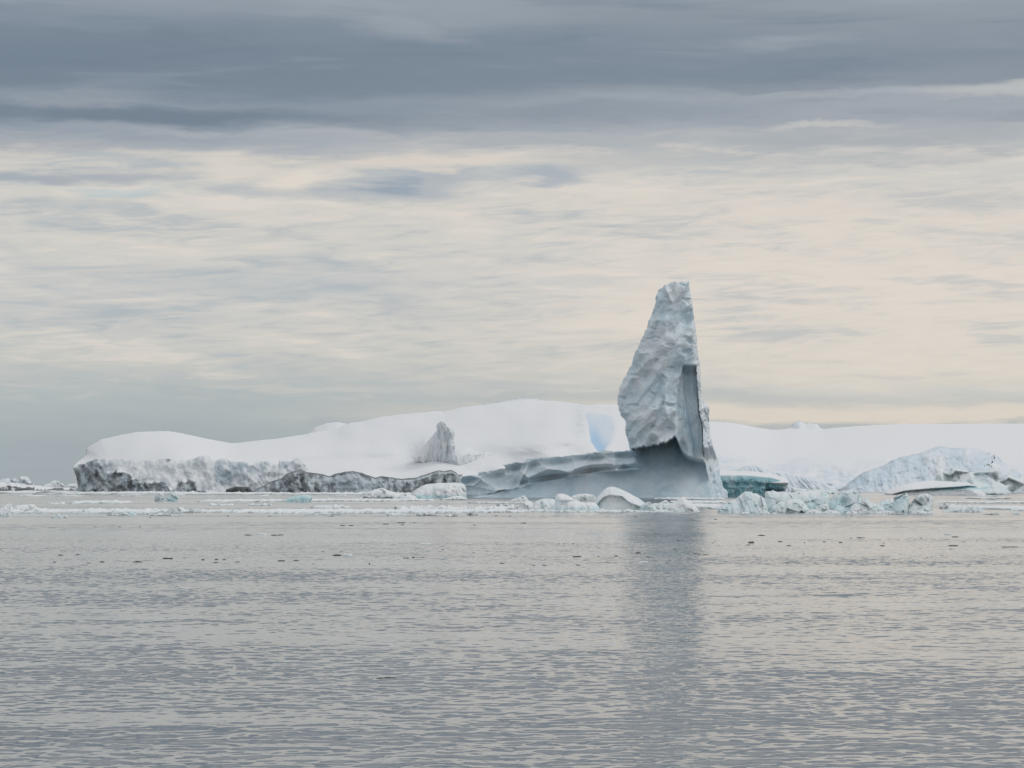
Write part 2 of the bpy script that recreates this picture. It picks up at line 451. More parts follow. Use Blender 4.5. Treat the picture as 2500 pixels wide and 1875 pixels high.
def build_island():
    D = 1263.0; mpp = D / F
    R0 = root('snow_island', 800, D + 90, 'large rounded white snow island with grey cliffs along its foot, behind the pinnacle iceberg', 'snow island')
    crest = [z1(665, 345), z1(668, 298), z1(780, 230), z1(900, 203), z1(1060, 172), z1(1180, 167), z1(1300, 166), z1(1400, 182), z1(1500, 205), z1(1650, 235), z1(1790, 260), z2(0, 406), z2(200, 386), z2(440, 353),
             z2(500, 338), z2(700, 305), z2(800, 262), z2(910, 247), z2(1060, 210), z2(1250, 190), z2(1400, 176), z2(1460, 172), z2(1530, 172), z2(1700, 135), z2(1900, 115),
             z2(2130, 82), z3(820, 88), z3(920, 88), z3(1130, 108), z3(1220, 124), z3(1300, 115), z3(1450, 120), (1560, 992), (1640, 1010), (1730, 1060), (1760, 1240)]
    left = [(200, 1240), z1(570, 480), z1(562, 440), z1(590, 405), z1(640, 368)]
    poly = left + crest
    cx = np.array([c[0] for c in crest]); cy = np.array([c[1] for c in crest]); o = np.argsort(cx[:-1]); cxs, cys = cx[:-1][o], cy[:-1][o]

    ctab = table(cxs, cys, 24)

    def crev(X, Y):
        l = np.interp(Y, [1000, 1010, 1042, 1077, 1102, 1110], [1424, 1428, 1437, 1442, 1458, 1466])
        r = np.interp(Y, [1000, 1010, 1020, 1042, 1083, 1102, 1110], [1450, 1490, 1500, 1506, 1492, 1474, 1468])
        return l, r

    def depth(X, Y):
        top = ctab(X)
        s = np.clip((1205 - Y) / (1205 - top), 0, 1.1)
        q = W3(X, Y, D, 60.)
        dep = 9 + 150 * s ** 1.5 + 25 * s
        dep = dep + 50 * fbm(q * (.8, 1.9, 1), 5, 3) * sst(0, .3, s) * (1 - .6 * s)
        dep = dep - 0 * np.exp(-((X - 1085) / 42) ** 2 - ((Y - 1105) / 45) ** 2) + 9 * np.exp(-((X - 1010) / 36) ** 2 - ((Y - 1110) / 32) ** 2) + 5 * np.exp(-((X - 1170) / 50) ** 2 - ((Y - 1085) / 30) ** 2)
        dep = dep + 2.5 * ridged(q * (2.2, 6, 1) + (0, 3, 0), 17, 3) * sst(.05, .4, s) * (1 - s)
        dep = dep + 2.0 * fbm(q * (4, 9, 1), 15, 3) * (1 - s)
        # hollow beside the ice spur, and a swell across the middle
        dep = dep + 16 * np.exp(-((X - 890) / 130) ** 2 - ((Y - 1122) / 26) ** 2)
        dep = dep - 22 * np.exp(-((X - 620) / 260) ** 2 - ((Y - 1105) / 25) ** 2)
        dep = dep - 20 * np.exp(-((X - 1330) / 90) ** 2 - ((Y - 1090) / 70) ** 2)
        l, r = crev(X, Y); w = sst(0, 5, X - l) * (1 - sst(-26, 0, X - r)) * sst(1000, 1075, Y)
        t = np.clip((X - l) / (r - l + .1), 0, 1)
        dep = dep + 7 * np.sin(np.pi * np.clip((X - l + 8) / (r - l + 12), 0, 1)) * sst(1000, 1060, Y) * (X > l - 8) * (X < r + 4)
        # left lobe in front of the crevasse is rounded off
        dep = dep + 20 * sst(-40, 0, X - l) * (1 - w) * (X < l + 5) * sst(1002, 1040, Y) * 0
        dep = dep + 1.2 * fbm(q * (18, 18, 1), 25, 2) * np.exp(-((X - 1250) / 60) ** 2 - ((Y - 985) / 12) ** 2)
        return dep

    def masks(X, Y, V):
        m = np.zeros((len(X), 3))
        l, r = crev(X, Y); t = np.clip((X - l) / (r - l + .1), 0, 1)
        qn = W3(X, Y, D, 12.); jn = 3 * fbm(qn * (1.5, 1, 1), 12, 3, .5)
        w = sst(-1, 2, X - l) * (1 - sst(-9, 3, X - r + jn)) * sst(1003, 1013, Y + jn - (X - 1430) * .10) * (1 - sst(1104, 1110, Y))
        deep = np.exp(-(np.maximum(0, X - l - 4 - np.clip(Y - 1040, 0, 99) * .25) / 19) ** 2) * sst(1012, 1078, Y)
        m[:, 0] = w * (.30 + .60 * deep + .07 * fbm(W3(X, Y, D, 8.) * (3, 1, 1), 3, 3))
        fl = np.exp(-((X - 1045 + (Y - 1090) * .35) / 38) ** 2 - ((Y - 1095) / 32) ** 2)  # shade left of the spur, painted into the snow as grey-blue ice tint
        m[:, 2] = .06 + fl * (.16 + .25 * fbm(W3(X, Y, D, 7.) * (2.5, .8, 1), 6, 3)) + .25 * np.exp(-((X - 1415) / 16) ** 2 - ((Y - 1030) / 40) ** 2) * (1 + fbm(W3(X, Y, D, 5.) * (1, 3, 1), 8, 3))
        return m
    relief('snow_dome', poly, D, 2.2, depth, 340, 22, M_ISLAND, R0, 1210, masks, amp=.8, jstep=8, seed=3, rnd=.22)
    # rear bumps on the skyline
    b = [(730, 1110), z2(440, 370), z2(470, 345), z2(530, 295), z2(620, 262), z2(700, 250), z2(760, 262), z2(820, 275), z2(900, 290), (920, 1110)]
    relief('snow_mound', b, D + 262, 2, lambda X, Y: 3 * fbm(W3(X, Y, D, 20.), 9, 2), 60, 14, M_ISLAND, R0, None, lambda X, Y, V: np.tile([0, 0, .12], (len(X), 1)), amp=.4, seed=4)
    b = [(1130, 1060), z3(300, 140), z3(420, 118), z3(560, 93), z3(660, 76), z3(740, 67), z3(830, 74), z3(880, 90), z3(1000, 110), (1380, 1060)]
    relief('snow_mound', b, D + 262, 2, lambda X, Y: 2 * fbm(W3(X, Y, D, 6.), 19, 4), 60, 12, M_ISLAND, R0, None, lambda X, Y, V: np.tile([0, 0, .18], (len(X), 1)), amp=.8, seed=5)
    b = [(1015, 1070), z2(1340, 186), z2(1400, 172), z2(1460, 164), z2(1520, 170), z2(1580, 185), (1110, 1070)]
    relief('snow_mound', b, D + 262, 1.5, lambda X, Y: 2 * fbm(W3(X, Y, D, 6.), 29, 4), 50, 9, M_ISLAND, R0, None, lambda X, Y, V: np.tile([0, 0, .2], (len(X), 1)), amp=.4, seed=6)

    # --- left cliff with snow plastered on it
    ctop = [z1(560, 440), z1(600, 428), z1(660, 408), z1(735, 382), z1(740, 400), z1(800, 374), z1(930, 383), z1(1060, 380), z1(1100, 392), z1(1300, 380), z1(1440, 395), z1(1500, 372), z1(1590, 348), z1(1650, 400),
            z1(1700, 380), z1(1760, 368), z1(1800, 405), z1(1870, 398), z1(1950, 412), z1(2050, 398), z1(2150, 420), z2(260, 552), z2(340, 556), z2(400, 530), z2(430, 550), z2(480, 615), z2(500, 700), (760, 1240)]
    poly = [(196, 1240), z1(600, 590), z1(580, 500)] + ctop
    tx = np.array([c[0] for c in ctop[:-1]]); ty = np.array([c[1] for c in ctop[:-1]])

    def bank(X):  # upper edge of the dark foot of the cliff
        return np.interp(X, [180, 233, 245, 262, 300, 318, 330, 345, 385, 420, 440, 462, 476, 482, 560],
                         [1139, 1121, 1136, 1153, 1150, 1160, 1172, 1180, 1175, 1195, 1178, 1169, 1178, 1199, 1205])

    def cdepth(X, Y):
        q = W3(X, Y, D, 8.)
        top = np.interp(X, tx, ty); s = np.clip((1203 - Y) / (1203 - top), 0, 1)
        dep = 14 * s + 3 * fbm(q * (.9, .9, 1), 31, 4) + .5 * ridged(q * (2.2, .8, 1), 33, 3)
        dk = sst(-3, 3, Y - bank(X))
        dep = dep - 3.5 * dk + 2 * fbm(q * (3, 2, 1), 35, 3) * dk
        bx = sst(500, 560, X)
        dep = dep + bx * (4 * np.abs(gnoise(q * (1.3, .8, 1) + q[:, 1:2] * (.5, 0, 0) + 3, 37)) + 1.5 * fbm(q * (2.4, 1.8, 1), 38, 3))
        dep = dep + 12 * np.clip((X - 330) / 420, 0, 1) - 10 * sst(232, 200, X) * 0 + 10 * sst(240, 176, X)
        return dep

    def cmask(X, Y, V):
        q = W3(X, Y, D, 8.); m = np.zeros((len(X), 3))
        n = fbm(q * (1.5, 1.2, 1), 41, 5, .6); st = fbm(q * (2.2, 1.4, 1) + q[:, :1] * (0, .6, 0), 42, 5, .65)
        dk = sst(-2.5, 2.5, Y - bank(X) + 7 * n)
        top = np.interp(X, tx, ty)
        lip = np.exp(-((Y - top - 3) / 4) ** 2) * sst(.0, .35, fbm(q * (1.5, 1, 1), 44, 3)) * (X > 240)
        spots = sst(.30, .5, fbm(q * (1.3, 1.8, 1) + 7, 45, 4, .6)) * (X > 280)
        g = dk * (.60 + .42 * st) + .42 * lip + .34 * spots
        right = sst(505, 545, X) * (1 - sst(690, 735, X)) * sst(2, 10, Y - top + 6 * n) * (1 - sst(1140, 1190, Y + (X - 600) * .35))
        m[:, 1] = np.clip(g, 0, 1); m[:, 2] = np.clip(.35 + .5 * n + right * (.5 + .8 * st) + .5 * dk, 0, 1)
        return m
    relief('ice_cliff', poly, D - 2, 1.6, cdepth, 40, 3, M_ISLAND, R0, 1210, cmask, amp=1.6, jstep=5, seed=7, rnd=.2)

    # --- low dark wavy cliff in the middle
    top2 = [(612, 1203), z2(60, 785), z2(130, 745), z2(200, 712), z2(270, 690), z2(320, 652), z2(370, 632), z2(420, 625), z2(480, 640), z2(520, 645), z2(590, 655), z2(640, 672), z2(700, 652), z2(770, 637), z2(830, 632), z2(900, 648),
            z2(960, 668), z2(1000, 682), z2(1040, 670), z2(1120, 680), z2(1200, 692), z2(1300, 685), z2(1380, 660), z2(1440, 638), z2(1490, 625), z2(1530, 632), z2(1590, 622), z2(1620, 640), z2(1640, 665), z2(1665, 655), z2(1680, 700), (1140, 1240)]
    poly = [(612, 1240)] + top2
    ux = np.array([c[0] for c in top2[:-1]]); uy = np.array([c[1] for c in top2[:-1]])

    def d2(X, Y):
        q = W3(X, Y, D, 7.); top = np.interp(X, ux, uy)
        s = np.clip((1203 - Y) / (1204 - top), 0, 1)
        return 9 * s + 2.8 * fbm(q * (1, 1, 1), 51, 4) + 1.4 * ridged(q * (1.6, 1.4, 1), 52, 3) + 6 * np.abs(np.sin((X - 640) / 58.)) ** 2 * 0 + 5 * np.exp(-((X - 800) / 25) ** 2) - 5 * np.exp(-((X - 720) / 40) ** 2)

    def m2(X, Y, V):
        q = W3(X, Y, D, 7.); m = np.zeros((len(X), 3)); n = fbm(q * (1.2, 1.2, 1), 55, 5, .6); st = fbm(q * (2, 1.2, 1), 56, 5, .65)
        top = np.interp(X, ux, uy)
        pale = np.exp(-((X - 862) / 45) ** 2) * sst(4, 12, Y - top) * .75 + np.exp(-((X - 915) / 40) ** 2 - ((Y - 1190) / 16) ** 2) * .35
        band = np.exp(-((Y - top - 5) / 2.4) ** 2) * sst(960, 1000, X) * .8
        m[:, 1] = np.clip(.64 + .5 * st - pale - band - .35 * sst(.1, .5, n), 0, 1); m[:, 2] = .8
        m[:, 1] = np.maximum(m[:, 1], .85 * np.exp(-((Y - top - 1.5) / 2.5) ** 2))
        return m
    relief('ice_cliff', poly, D - 6, 1.6, d2, 30, 4, M_ISLAND, R0, 1210, m2, amp=1.2, jstep=5, seed=11, rnd=.35)
    # small black rock
    poly = [z1(1730, 700), z1(1745, 615), z1(1820, 592), z1(1920, 597), z1(1950, 630), z1(1990, 700)]
    o = relief('rock', poly, D - 12, 1.2, lambda X, Y: 1.5 * fbm(W3(X, Y, D, 3.), 61, 4), 8, 1.5, M_DARK, R0, 1210, lambda X, Y, V: np.tile([0, .9, 1], (len(X), 1)), amp=.5, seed=12)
    o['label'] = 'low black rock at the waterline'

    # --- grey spur of wind-carved ice
    poly = [z2(1510, 245), z2(1535, 262), z2(1560, 290), z2(1610, 335), z2(1605, 380), z2(1615, 440), z2(1612, 500), z2(1650, 522), z2(1720, 500), z2(1770, 508), z2(1812, 500), z2(1850, 487), z2(1950, 488), z2(1985, 520), z2(2008, 560), z2(1960, 600),
            z2(1800, 590), z2(1740, 610), z2(1690, 640), z2(1640, 655), z2(1600, 640), z2(1560, 590), z2(1480, 580), z2(1400, 576), z2(1320, 556), z2(1270, 530), z2(1320, 490), z2(1380, 430), z2(1430, 370), z2(1475, 320), z2(1468, 285), z2(1485, 258)]

    def d3(X, Y):
        q = W3(X, Y, D, 6.)
        ridge = np.interp(Y, [1027, 1060, 1108, 1150], [1080, 1104, 1112, 1122])
        dep = .16 * np.abs(X - ridge) * (X < ridge) * 1.5 + .12 * (X > ridge) * (X - ridge)
        return 8 + dep + 1.6 * fbm(q * (2.4, .7, 1), 71, 4) + 1.0 * ridged(q * (4, .8, 1), 73, 3) * (X < ridge) - (Y - 1027) * .10

    def m3(X, Y, V):
        q = W3(X, Y, D, 6.); m = np.zeros((len(X), 3))
        ridge = np.interp(Y, [1027, 1060, 1108, 1150], [1080, 1104, 1112, 1122])
        n = fbm(q * (3, 1, 1), 75, 4, .6)
        fade = sst(1012, 1072, X + (Y - 1090) * .3) * (1 - sst(1118, 1134, Y - np.clip(X - 1060, 0, 60) * .35)) + (X > 1100) * sst(1090, 1110, Y)
        m[:, 2] = np.clip((.50 + .35 * n) * np.clip(fade, 0, 1) * (1 - .75 * sst(1140, 1200, X)), 0, 1)
        e = np.exp(-((X - ridge + 2) / 4.5) ** 2) * (Y < 1115) + np.exp(-((Y - 1110) / 3.5) ** 2) * (X > 1125)
        m[:, 1] = np.clip(e * (.22 + .5 * fbm(q * (3, 3, 1), 77, 4, .6)), 0, 1)
        return m
    o = relief('ice_spur', poly, D + 44, 1.4, d3, 60, 8, M_ISLAND, R0, None, m3, amp=1.5, jstep=4, seed=13, rnd=.3)
    o['label'] = 'grey pointed ridge of carved ice on the snow slope'
build_island()


# ---------------------------------------------------------------- far snow hill on the right
def build_hill():
    D = 1600.0
    crest = [(1560, 1040), (1640, 1030), z4(95, 135), z4(180, 138), z4(270, 150), z4(400, 174), z4(500, 190), z4(560, 191), z4(630, 183), z4(860, 187), z4(960, 176), z4(1100, 165), z4(1250, 158), z4(1400, 153), z4(1800, 151), z4(2212, 150), (2620, 1034), (2900, 1060), (3000, 1230)]
    poly = [(1540, 1230)] + crest
    cx = np.array([c[0] for c in crest[:-1]]); cy = np.array([c[1] for c in crest[:-1]]); ct = table(cx, cy, 30)

    def depth(X, Y):
        top = ct(X); s = np.clip((1199 - Y) / (1199 - top), 0, 1.1); q = W3(X, Y, D, 60.)
        low = 1 - sst(1120, 1165, Y + 25 * fbm(q, 91, 2))
        wr = 1 - low
        return 10 + 420 * s ** 1.35 + 30 * s + 30 * fbm(q * (1, 3, 1), 83, 3) * s * (1 - s) + wr * (7 * fbm(q * (5, 14, 1), 85, 5, .6) + 6 * ridged(q * (3, 7, 1), 87, 3))

    def masks(X, Y, V):
        q = W3(X, Y, D, 40.); m = np.zeros((len(X), 3)); wr = sst(1105, 1165, Y + 30 * fbm(q, 91, 2))
        m[:, 2] = wr * (.35 + .6 * fbm(q * (3, 9, 1), 93, 5, .6)) + .03
        m[:, 0] = wr * np.clip(fbm(q * (4, 10, 1), 94, 4, .6) * .35, 0, 1)
        return m
    h = relief('snow_hill', poly, D, 2.4, depth, 900, 30, M_FAR, None, 1206, masks, amp=.7, jstep=9, seed=21, rnd=.2)
    tag(h, 'broad smooth white snow hill rising behind all the ice on the right', kind='structure')
    for k, b in enumerate([[z4(540, 350), z4(600, 190), z4(640, 170), z4(665, 140), z4(700, 128), z4(735, 148), z4(780, 146), z4(820, 152), z4(840, 178), z4(870, 190), z4(900, 350)],
              [z4(1150, 350), z4(1190, 172), z4(1215, 166), z4(1260, 160), z4(1300, 158), z4(1340, 160), z4(1385, 350)]]):
        o = relief('snow_knoll', b, D + 590, 1.6, lambda X, Y: 5 * fbm(W3(X, Y, D, 10.), 95, 4), 90, 14, M_FAR, h, None, lambda X, Y, V: np.tile([0, 0, .3], (len(X), 1)), amp=1.0, seed=22 + k)
    # crevassed blue ice front
    for k, (b, al) in enumerate([([z4(520, 500), z4(540, 478), z4(570, 485), z4(610, 488), z4(640, 495), z4(700, 510), z4(790, 520), z4(850, 540), z4(880, 560), z4(920, 575), z4(970, 612), z4(960, 640), z4(560, 640)], 1),
              ([z4(240, 470), z4(320, 440), z4(360, 432), z4(420, 442), z4(470, 455), z4(530, 480), z4(560, 520), z4(500, 560), z4(240, 540)], 1)]):
        def dp(X, Y):
            q = W3(X, Y, D, 10.); u = X + (Y - 1150) * -.75; r = ridged(np.c_[u / 13. + .3 * fbm(q, 97, 2), Y / 90., X * 0], 96, 3, .55)
            return 6 + (1200 - Y) * .45 - 2.6 * r + 1.4 * fbm(q * (3, 2, 1), 98, 4)

        def mk(X, Y, V):
            q = W3(X, Y, D, 10.); u = X + (Y - 1150) * -.75; r = ridged(np.c_[u / 13. + .3 * fbm(q, 97, 2), Y / 90., X * 0], 96, 3, .55)
            m = np.zeros((len(X), 3)); m[:, 0] = np.clip(.40 - .55 * r + .3 * fbm(q * 3, 99, 3) + .3 * sst(1990, 2030, X), 0, .9) * (.85 if k == 0 else .6); m[:, 2] = .6
            return m
        o = relief('crevassed_ice_front', b, D - 8 + 20 * k, 1.4, dp, 40, 5, M_FAR, h, 1204, mk, amp=1.5, jstep=4, seed=25 + k, rnd=.4)
build_hill()


# ---------------------------------------------------------------- icebergs on the right
def chunk(name, poly, base, mat, label, cat, group=None, T=None, tilt=.5, fac=.32, facs=.45, rough=.045, blue=0., ice=.5, dirt_or_shade=None, seed=1, step=None, R=None, amp=.7, dd=0., rnd=.9, parent=None, extra=None, wet=.35, smooth_k=1, bluefn=None):
    """a floating lump: silhouette in photo pixels over its waterline row"""
    d = EYE * F / (base - HZ) + dd; mpp = d / F
    P = [tuple(p) for p in poly]
    xs = [p[0] for p in P]; ys = [p[1] for p in P]; w = (max(xs) - min(xs)) * mpp; h = (base - min(ys)) * mpp
    T = T or min(w * .8, h * 2.5); R = R or min(w, h) * .45
    deep = base + max(3, .35 * (base - min(ys)))
    P = P + [(P[-1][0], deep), (P[0][0], deep)]
    sz = max(h, .3)

    def depth(X, Y):
        q = W3(X, Y, d, sz)
        f1, f2, rid, pl = cells(q * (1 / facs) * .5 + seed * 3.1, seed)
        g1, g2, _, pl2 = cells(q * (1 / facs) * 1.4 + seed * 1.7, seed + 5)
        dep = (base - Y) * mpp * tilt + sz * fac * pl + sz * fac * .35 * pl2 + sz * rough * fbm(q * 4, seed + 3, 4, .55)
        if extra: dep = dep + extra(X, Y, q, sz)
        return dep

    def masks(X, Y, V):
        q = W3(X, Y, d, sz); m = np.zeros((len(X), 3)); n = fbm(q * 1.6, seed + 11, 4, .6)
        up = np.clip((base - Y) / (base - min(ys) + 1), 0, 1)
        m[:, 2] = np.clip(ice + .5 * n + wet * np.exp(-((base - Y) * mpp / (.12 * sz)).clip(0, 50)), 0, 1)
        m[:, 0] = np.clip(blue * (1 + 1.2 * n) * (1 - .5 * up), 0, 1) if not bluefn else bluefn(X, Y, n)
        if dirt_or_shade is not None: m[:, 1] = dirt_or_shade(X, Y, n) if callable(dirt_or_shade) else np.clip(dirt_or_shade + .5 * n, 0, 1)
        return m
    step = step or max(.7, min(2.0, (max(xs) - min(xs)) / 60))
    if parent is None:
        o = relief(name, P, d, step, depth, T, R, mat, None, base + 1, masks, amp=amp, jstep=max(4, step * 3), seed=seed, rnd=rnd, smooth_k=smooth_k)
        return tag(o, label, cat, group)
    o = relief(name, P, d, step, depth, T, R, mat, parent, base + 1, masks, amp=amp, jstep=max(4, step * 3), seed=seed, rnd=rnd, smooth_k=smooth_k)
    if label: o['label'] = label
    return o


# pale blue dome far right
R1 = root('iceberg', 2280, 1420, 'pale blue domed iceberg with dark specks near its right end, behind the hollowed iceberg', 'iceberg')
p = [z4(1000, 600), z4(1060, 540), z4(1130, 480), z4(1200, 452), z4(1300, 420), z4(1350, 385), z4(1430, 365), z4(1530, 345), z4(1600, 310), z4(1660, 300), z4(1710, 316), z4(1800, 310), z4(1900, 320), z4(1970, 352), z4(2030, 362), z4(2060, 400), z4(2090, 425), z4(2140, 440), z4(2150, 468), z4(2200, 490)]
def _hollow(X, Y, q, sz):
    return 9 * np.exp(-((X - 2408) / 30) ** 2 - ((Y - 1128) / 16) ** 2) + 5 * np.exp(-((X - 2240) / 40) ** 2 - ((Y - 1170) / 20) ** 2)
chunk('dome', p, 1200.9, M_FAR, None, None, T=140, tilt=2.0, fac=.0, facs=.35, rough=.20, ice=.6, blue=.14, seed=31, step=1.6, R=22, parent=R1, amp=1.2, rnd=.5, extra=_hollow, wet=0)
for k, (sx, sy) in enumerate([(1973, 353), (2008, 368), (2012, 380), (1945, 436), (1962, 427), (1975, 427), (1993, 416), (1990, 437), (1999, 408)]):
    a, b = z4(sx, sy); s = 1.0 + .35 * (k % 3)
    q = [(a - s, b + s * 1.4), (a - s * .8, b - s), (a + s * .2, b - s * 1.5), (a + s, b - s * .3), (a + s * .7, b + s * 1.5)]
    relief('rock', q, 1420 - 14 + 12 + (1200.9 - b) * .237 * 1.1, .5, lambda X, Y: 0 * X, 1.2, .4, M_DARK, R1, None, lambda X, Y, V: np.tile([0, .9, 1], (len(X), 1)), amp=.2, jstep=1, seed=40 + k)

# hollowed white berg with flat snow shelf
def z9(x, y): return (2100 + x * .1808, 1080 + y * .1808)
R2 = root('iceberg', 2330, 985, 'white iceberg with a flat snow shelf, blue crease and shadowed hollows', 'iceberg')
SHX = [z9(x, 0)[0] for x in (430, 600, 750, 1000, 1250, 1400, 1460, 1600, 1800)]
SHY = [z9(0, y)[1] for y in (700, 655, 640, 620, 605, 592, 585, 600, 640)]
p = [z9(425, 706), z9(480, 650), z9(560, 590), z9(700, 545), z9(940, 513), z9(1100, 522), z9(1340, 535), z9(1450, 540), z9(1560, 590), z9(1640, 640), z9(1700, 708)]
def _shelf(X, Y, q, sz):
    line = np.interp(X, SHX, SHY) + .8 * gnoise(np.c_[X * .25, X * 0, X * 0], 5)
    under = sst(0, 1.2, Y - line)
    return 3.5 * under * np.exp(-np.clip(Y - line, 0, 99) / 7.) + 14 * np.clip(np.interp(X, SHX, SHY) - 2 - Y, 0, 30) / 8.
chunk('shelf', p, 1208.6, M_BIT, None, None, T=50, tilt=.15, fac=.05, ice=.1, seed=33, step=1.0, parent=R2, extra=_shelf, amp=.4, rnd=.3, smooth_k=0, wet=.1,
      dirt_or_shade=lambda X, Y, n: np.clip(.50 * sst(0, 1.5, Y - np.interp(X, SHX, SHY)) * (1 - sst(5, 8, Y - np.interp(X, SHX, SHY) - 3 * n)) * (1 - sst(2290, 2350, X)), 0, 1),  # grey band just under the shelf line, fading out to the right
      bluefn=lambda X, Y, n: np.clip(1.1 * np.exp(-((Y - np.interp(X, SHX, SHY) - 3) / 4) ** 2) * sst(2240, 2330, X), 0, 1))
p = [z9(1250, 706), z9(1300, 580), z9(1360, 500), z9(1430, 440), z9(1480, 402), z9(1600, 390), z9(1700, 368), z9(1790, 346), z9(1835, 334), z9(1858, 352), z9(1885, 400), z9(1900, 480), z9(1885, 540), z9(1950, 574), z9(2022, 588), z9(2004, 640), z9(2032, 708)]
def _arm(X, Y, q, sz):
    x = (X - 2100) / .1808; y = (Y - 1080) / .1808
    face = sst(1480, 1560, x + (y - 400) * -.1) * (1 - sst(1800, 1850, x + (y - 400) * .35)) * sst(400, 440, y) * (1 - sst(560, 640, y + (x - 1560) * -.25 + 50))
    return 4.0 * face + 6 * np.exp(-((x - 1825) / 40) ** 2 - ((y - 480) / 60) ** 2) + 3 * np.exp(-((x - 1470) / 50) ** 2 - ((y - 570) / 60) ** 2) - 3.5 * np.exp(-((y - 680) / 60) ** 2) + 1.0 * ridged(q * (2.5, 1, 1), 4, 2) * sst(580, 640, y)
chunk('horn', p, 1208.0, M_BIT, None, None, T=30, tilt=.7, fac=.10, facs=.5, ice=.25, seed=35, step=1.0, parent=R2, extra=_arm, amp=.7, rnd=.5, smooth_k=0, wet=0, dd=-8,
      bluefn=lambda X, Y, n: np.clip(1.0 * np.exp(-((X - z9(1440, 0)[0]) / 7) ** 2 - ((Y - z9(0, 590)[1]) / 8) ** 2) + .7 * np.exp(-((Y - z9(0, 625)[1] + (X - z9(1650, 0)[0]) * .2) / 2.5) ** 2) * (X > z9(1540, 0)[0]) * (X < z9(1740, 0)[0]) + .15, 0, 1),
      dirt_or_shade=lambda X, Y, n: np.clip(.62 * np.exp(-((X - z9(1822, 0)[0]) / 6) ** 2 - ((Y - z9(0, 480)[1]) / 10) ** 2), 0, 1))  # shade of the notch hollow, painted in as grey
p = [z9(1000, 560), z9(1045, 440), z9(1120, 395), z9(1200, 370), z9(1265, 340), z9(1300, 356), z9(1380, 370), z9(1480, 402), z9(1480, 560)]
def _bk(X, Y, q, sz):
    x = (X - 2100) / .1808; y = (Y - 1080) / .1808
    return 4 * sst(0, 25, y - np.interp(x, [1000, 1110, 1220, 1290, 1470], [470, 405, 440, 382, 402])) * sst(1090, 1200, x)
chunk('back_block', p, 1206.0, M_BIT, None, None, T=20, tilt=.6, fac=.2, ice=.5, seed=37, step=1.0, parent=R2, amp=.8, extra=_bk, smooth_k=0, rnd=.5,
      dirt_or_shade=lambda X, Y, n: np.clip(.40 * sst(0, 25, (Y - 1080) / .1808 - np.interp((X - 2100) / .1808, [1000, 1110, 1220, 1290, 1470], [470, 405, 440, 382, 402])) * sst(1090, 1230, (X - 2100) / .1808) + .25 * n, 0, 1), wet=0)  # recessed face: its shade is also painted in as grey
p = [z9(1860, 690), z9(1880, 520), z9(1930, 470), z9(1985, 440), z9(2040, 448), z9(2100, 478), z9(2212, 482), (2540, 1160), (2590, 1205)]
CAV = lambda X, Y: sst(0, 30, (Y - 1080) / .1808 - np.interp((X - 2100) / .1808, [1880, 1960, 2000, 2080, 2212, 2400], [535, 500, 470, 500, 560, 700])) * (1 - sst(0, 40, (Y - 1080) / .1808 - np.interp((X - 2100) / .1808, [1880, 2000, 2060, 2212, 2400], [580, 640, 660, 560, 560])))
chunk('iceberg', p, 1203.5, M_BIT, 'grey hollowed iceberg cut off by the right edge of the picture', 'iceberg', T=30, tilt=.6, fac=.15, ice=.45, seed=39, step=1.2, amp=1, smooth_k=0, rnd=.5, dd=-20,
      extra=lambda X, Y, q, sz: 5 * CAV(X, Y), dirt_or_shade=lambda X, Y, n: np.clip(.44 * CAV(X, Y) + .25 * n, 0, 1), wet=.1)  # inside of the hollow is greyed as well as set back

# teal tabular berg
R3 = root('iceberg', 1840, 830, 'flat-topped iceberg with white snow cap over teal sides, right of the pinnacle', 'iceberg')
p = [(1738, 1216), (1740, 1178), z4(165, 500), z4(330, 500), z4(500, 515), z4(600, 540), z4(624, 548), z4(612, 575), z4(600, 604), z4(540, 612), z4(467, 606), z4(462, 650)]
def _teal(X, Y, q, sz):
    return -3.0 * sst(1867, 1872, X) * 0 + 3.5 * sst(1866, 1871, X) + .5 * np.exp(-((Y - 1184) / 5) ** 2)
chunk('ice_body', p, 1213.2, M_TEAL, None, None, T=40, tilt=.12, fac=.08, rough=.09, ice=1, blue=.35, seed=43, step=1.2, parent=R3, extra=_teal, amp=.5, rnd=.3, R=2.0, smooth_k=0, wet=0)
p = [(1738, 1176), (1740, 1155), z4(165, 470), z4(330, 470), z4(420, 474), z4(500, 486), z4(570, 505), z4(612, 528), z4(626, 552), z4(590, 566), z4(540, 562), z4(480, 552), z4(400, 560), z4(330, 552), z4(240, 548), z4(170, 544)]
relief('snow_cap', p, 826, 1.2, lambda X, Y: -1.2 + np.clip(1178 - Y, 0, 30) ** 1.0 * 1.1 + .5 * fbm(W3(X, Y, 826, 3.), 45, 4), 60, 1.2, M_BIT, R3, None, lambda X, Y, V: np.tile([0, 0, .05], (len(X), 1)), amp=.9, jstep=3, seed=44, rnd=.1)


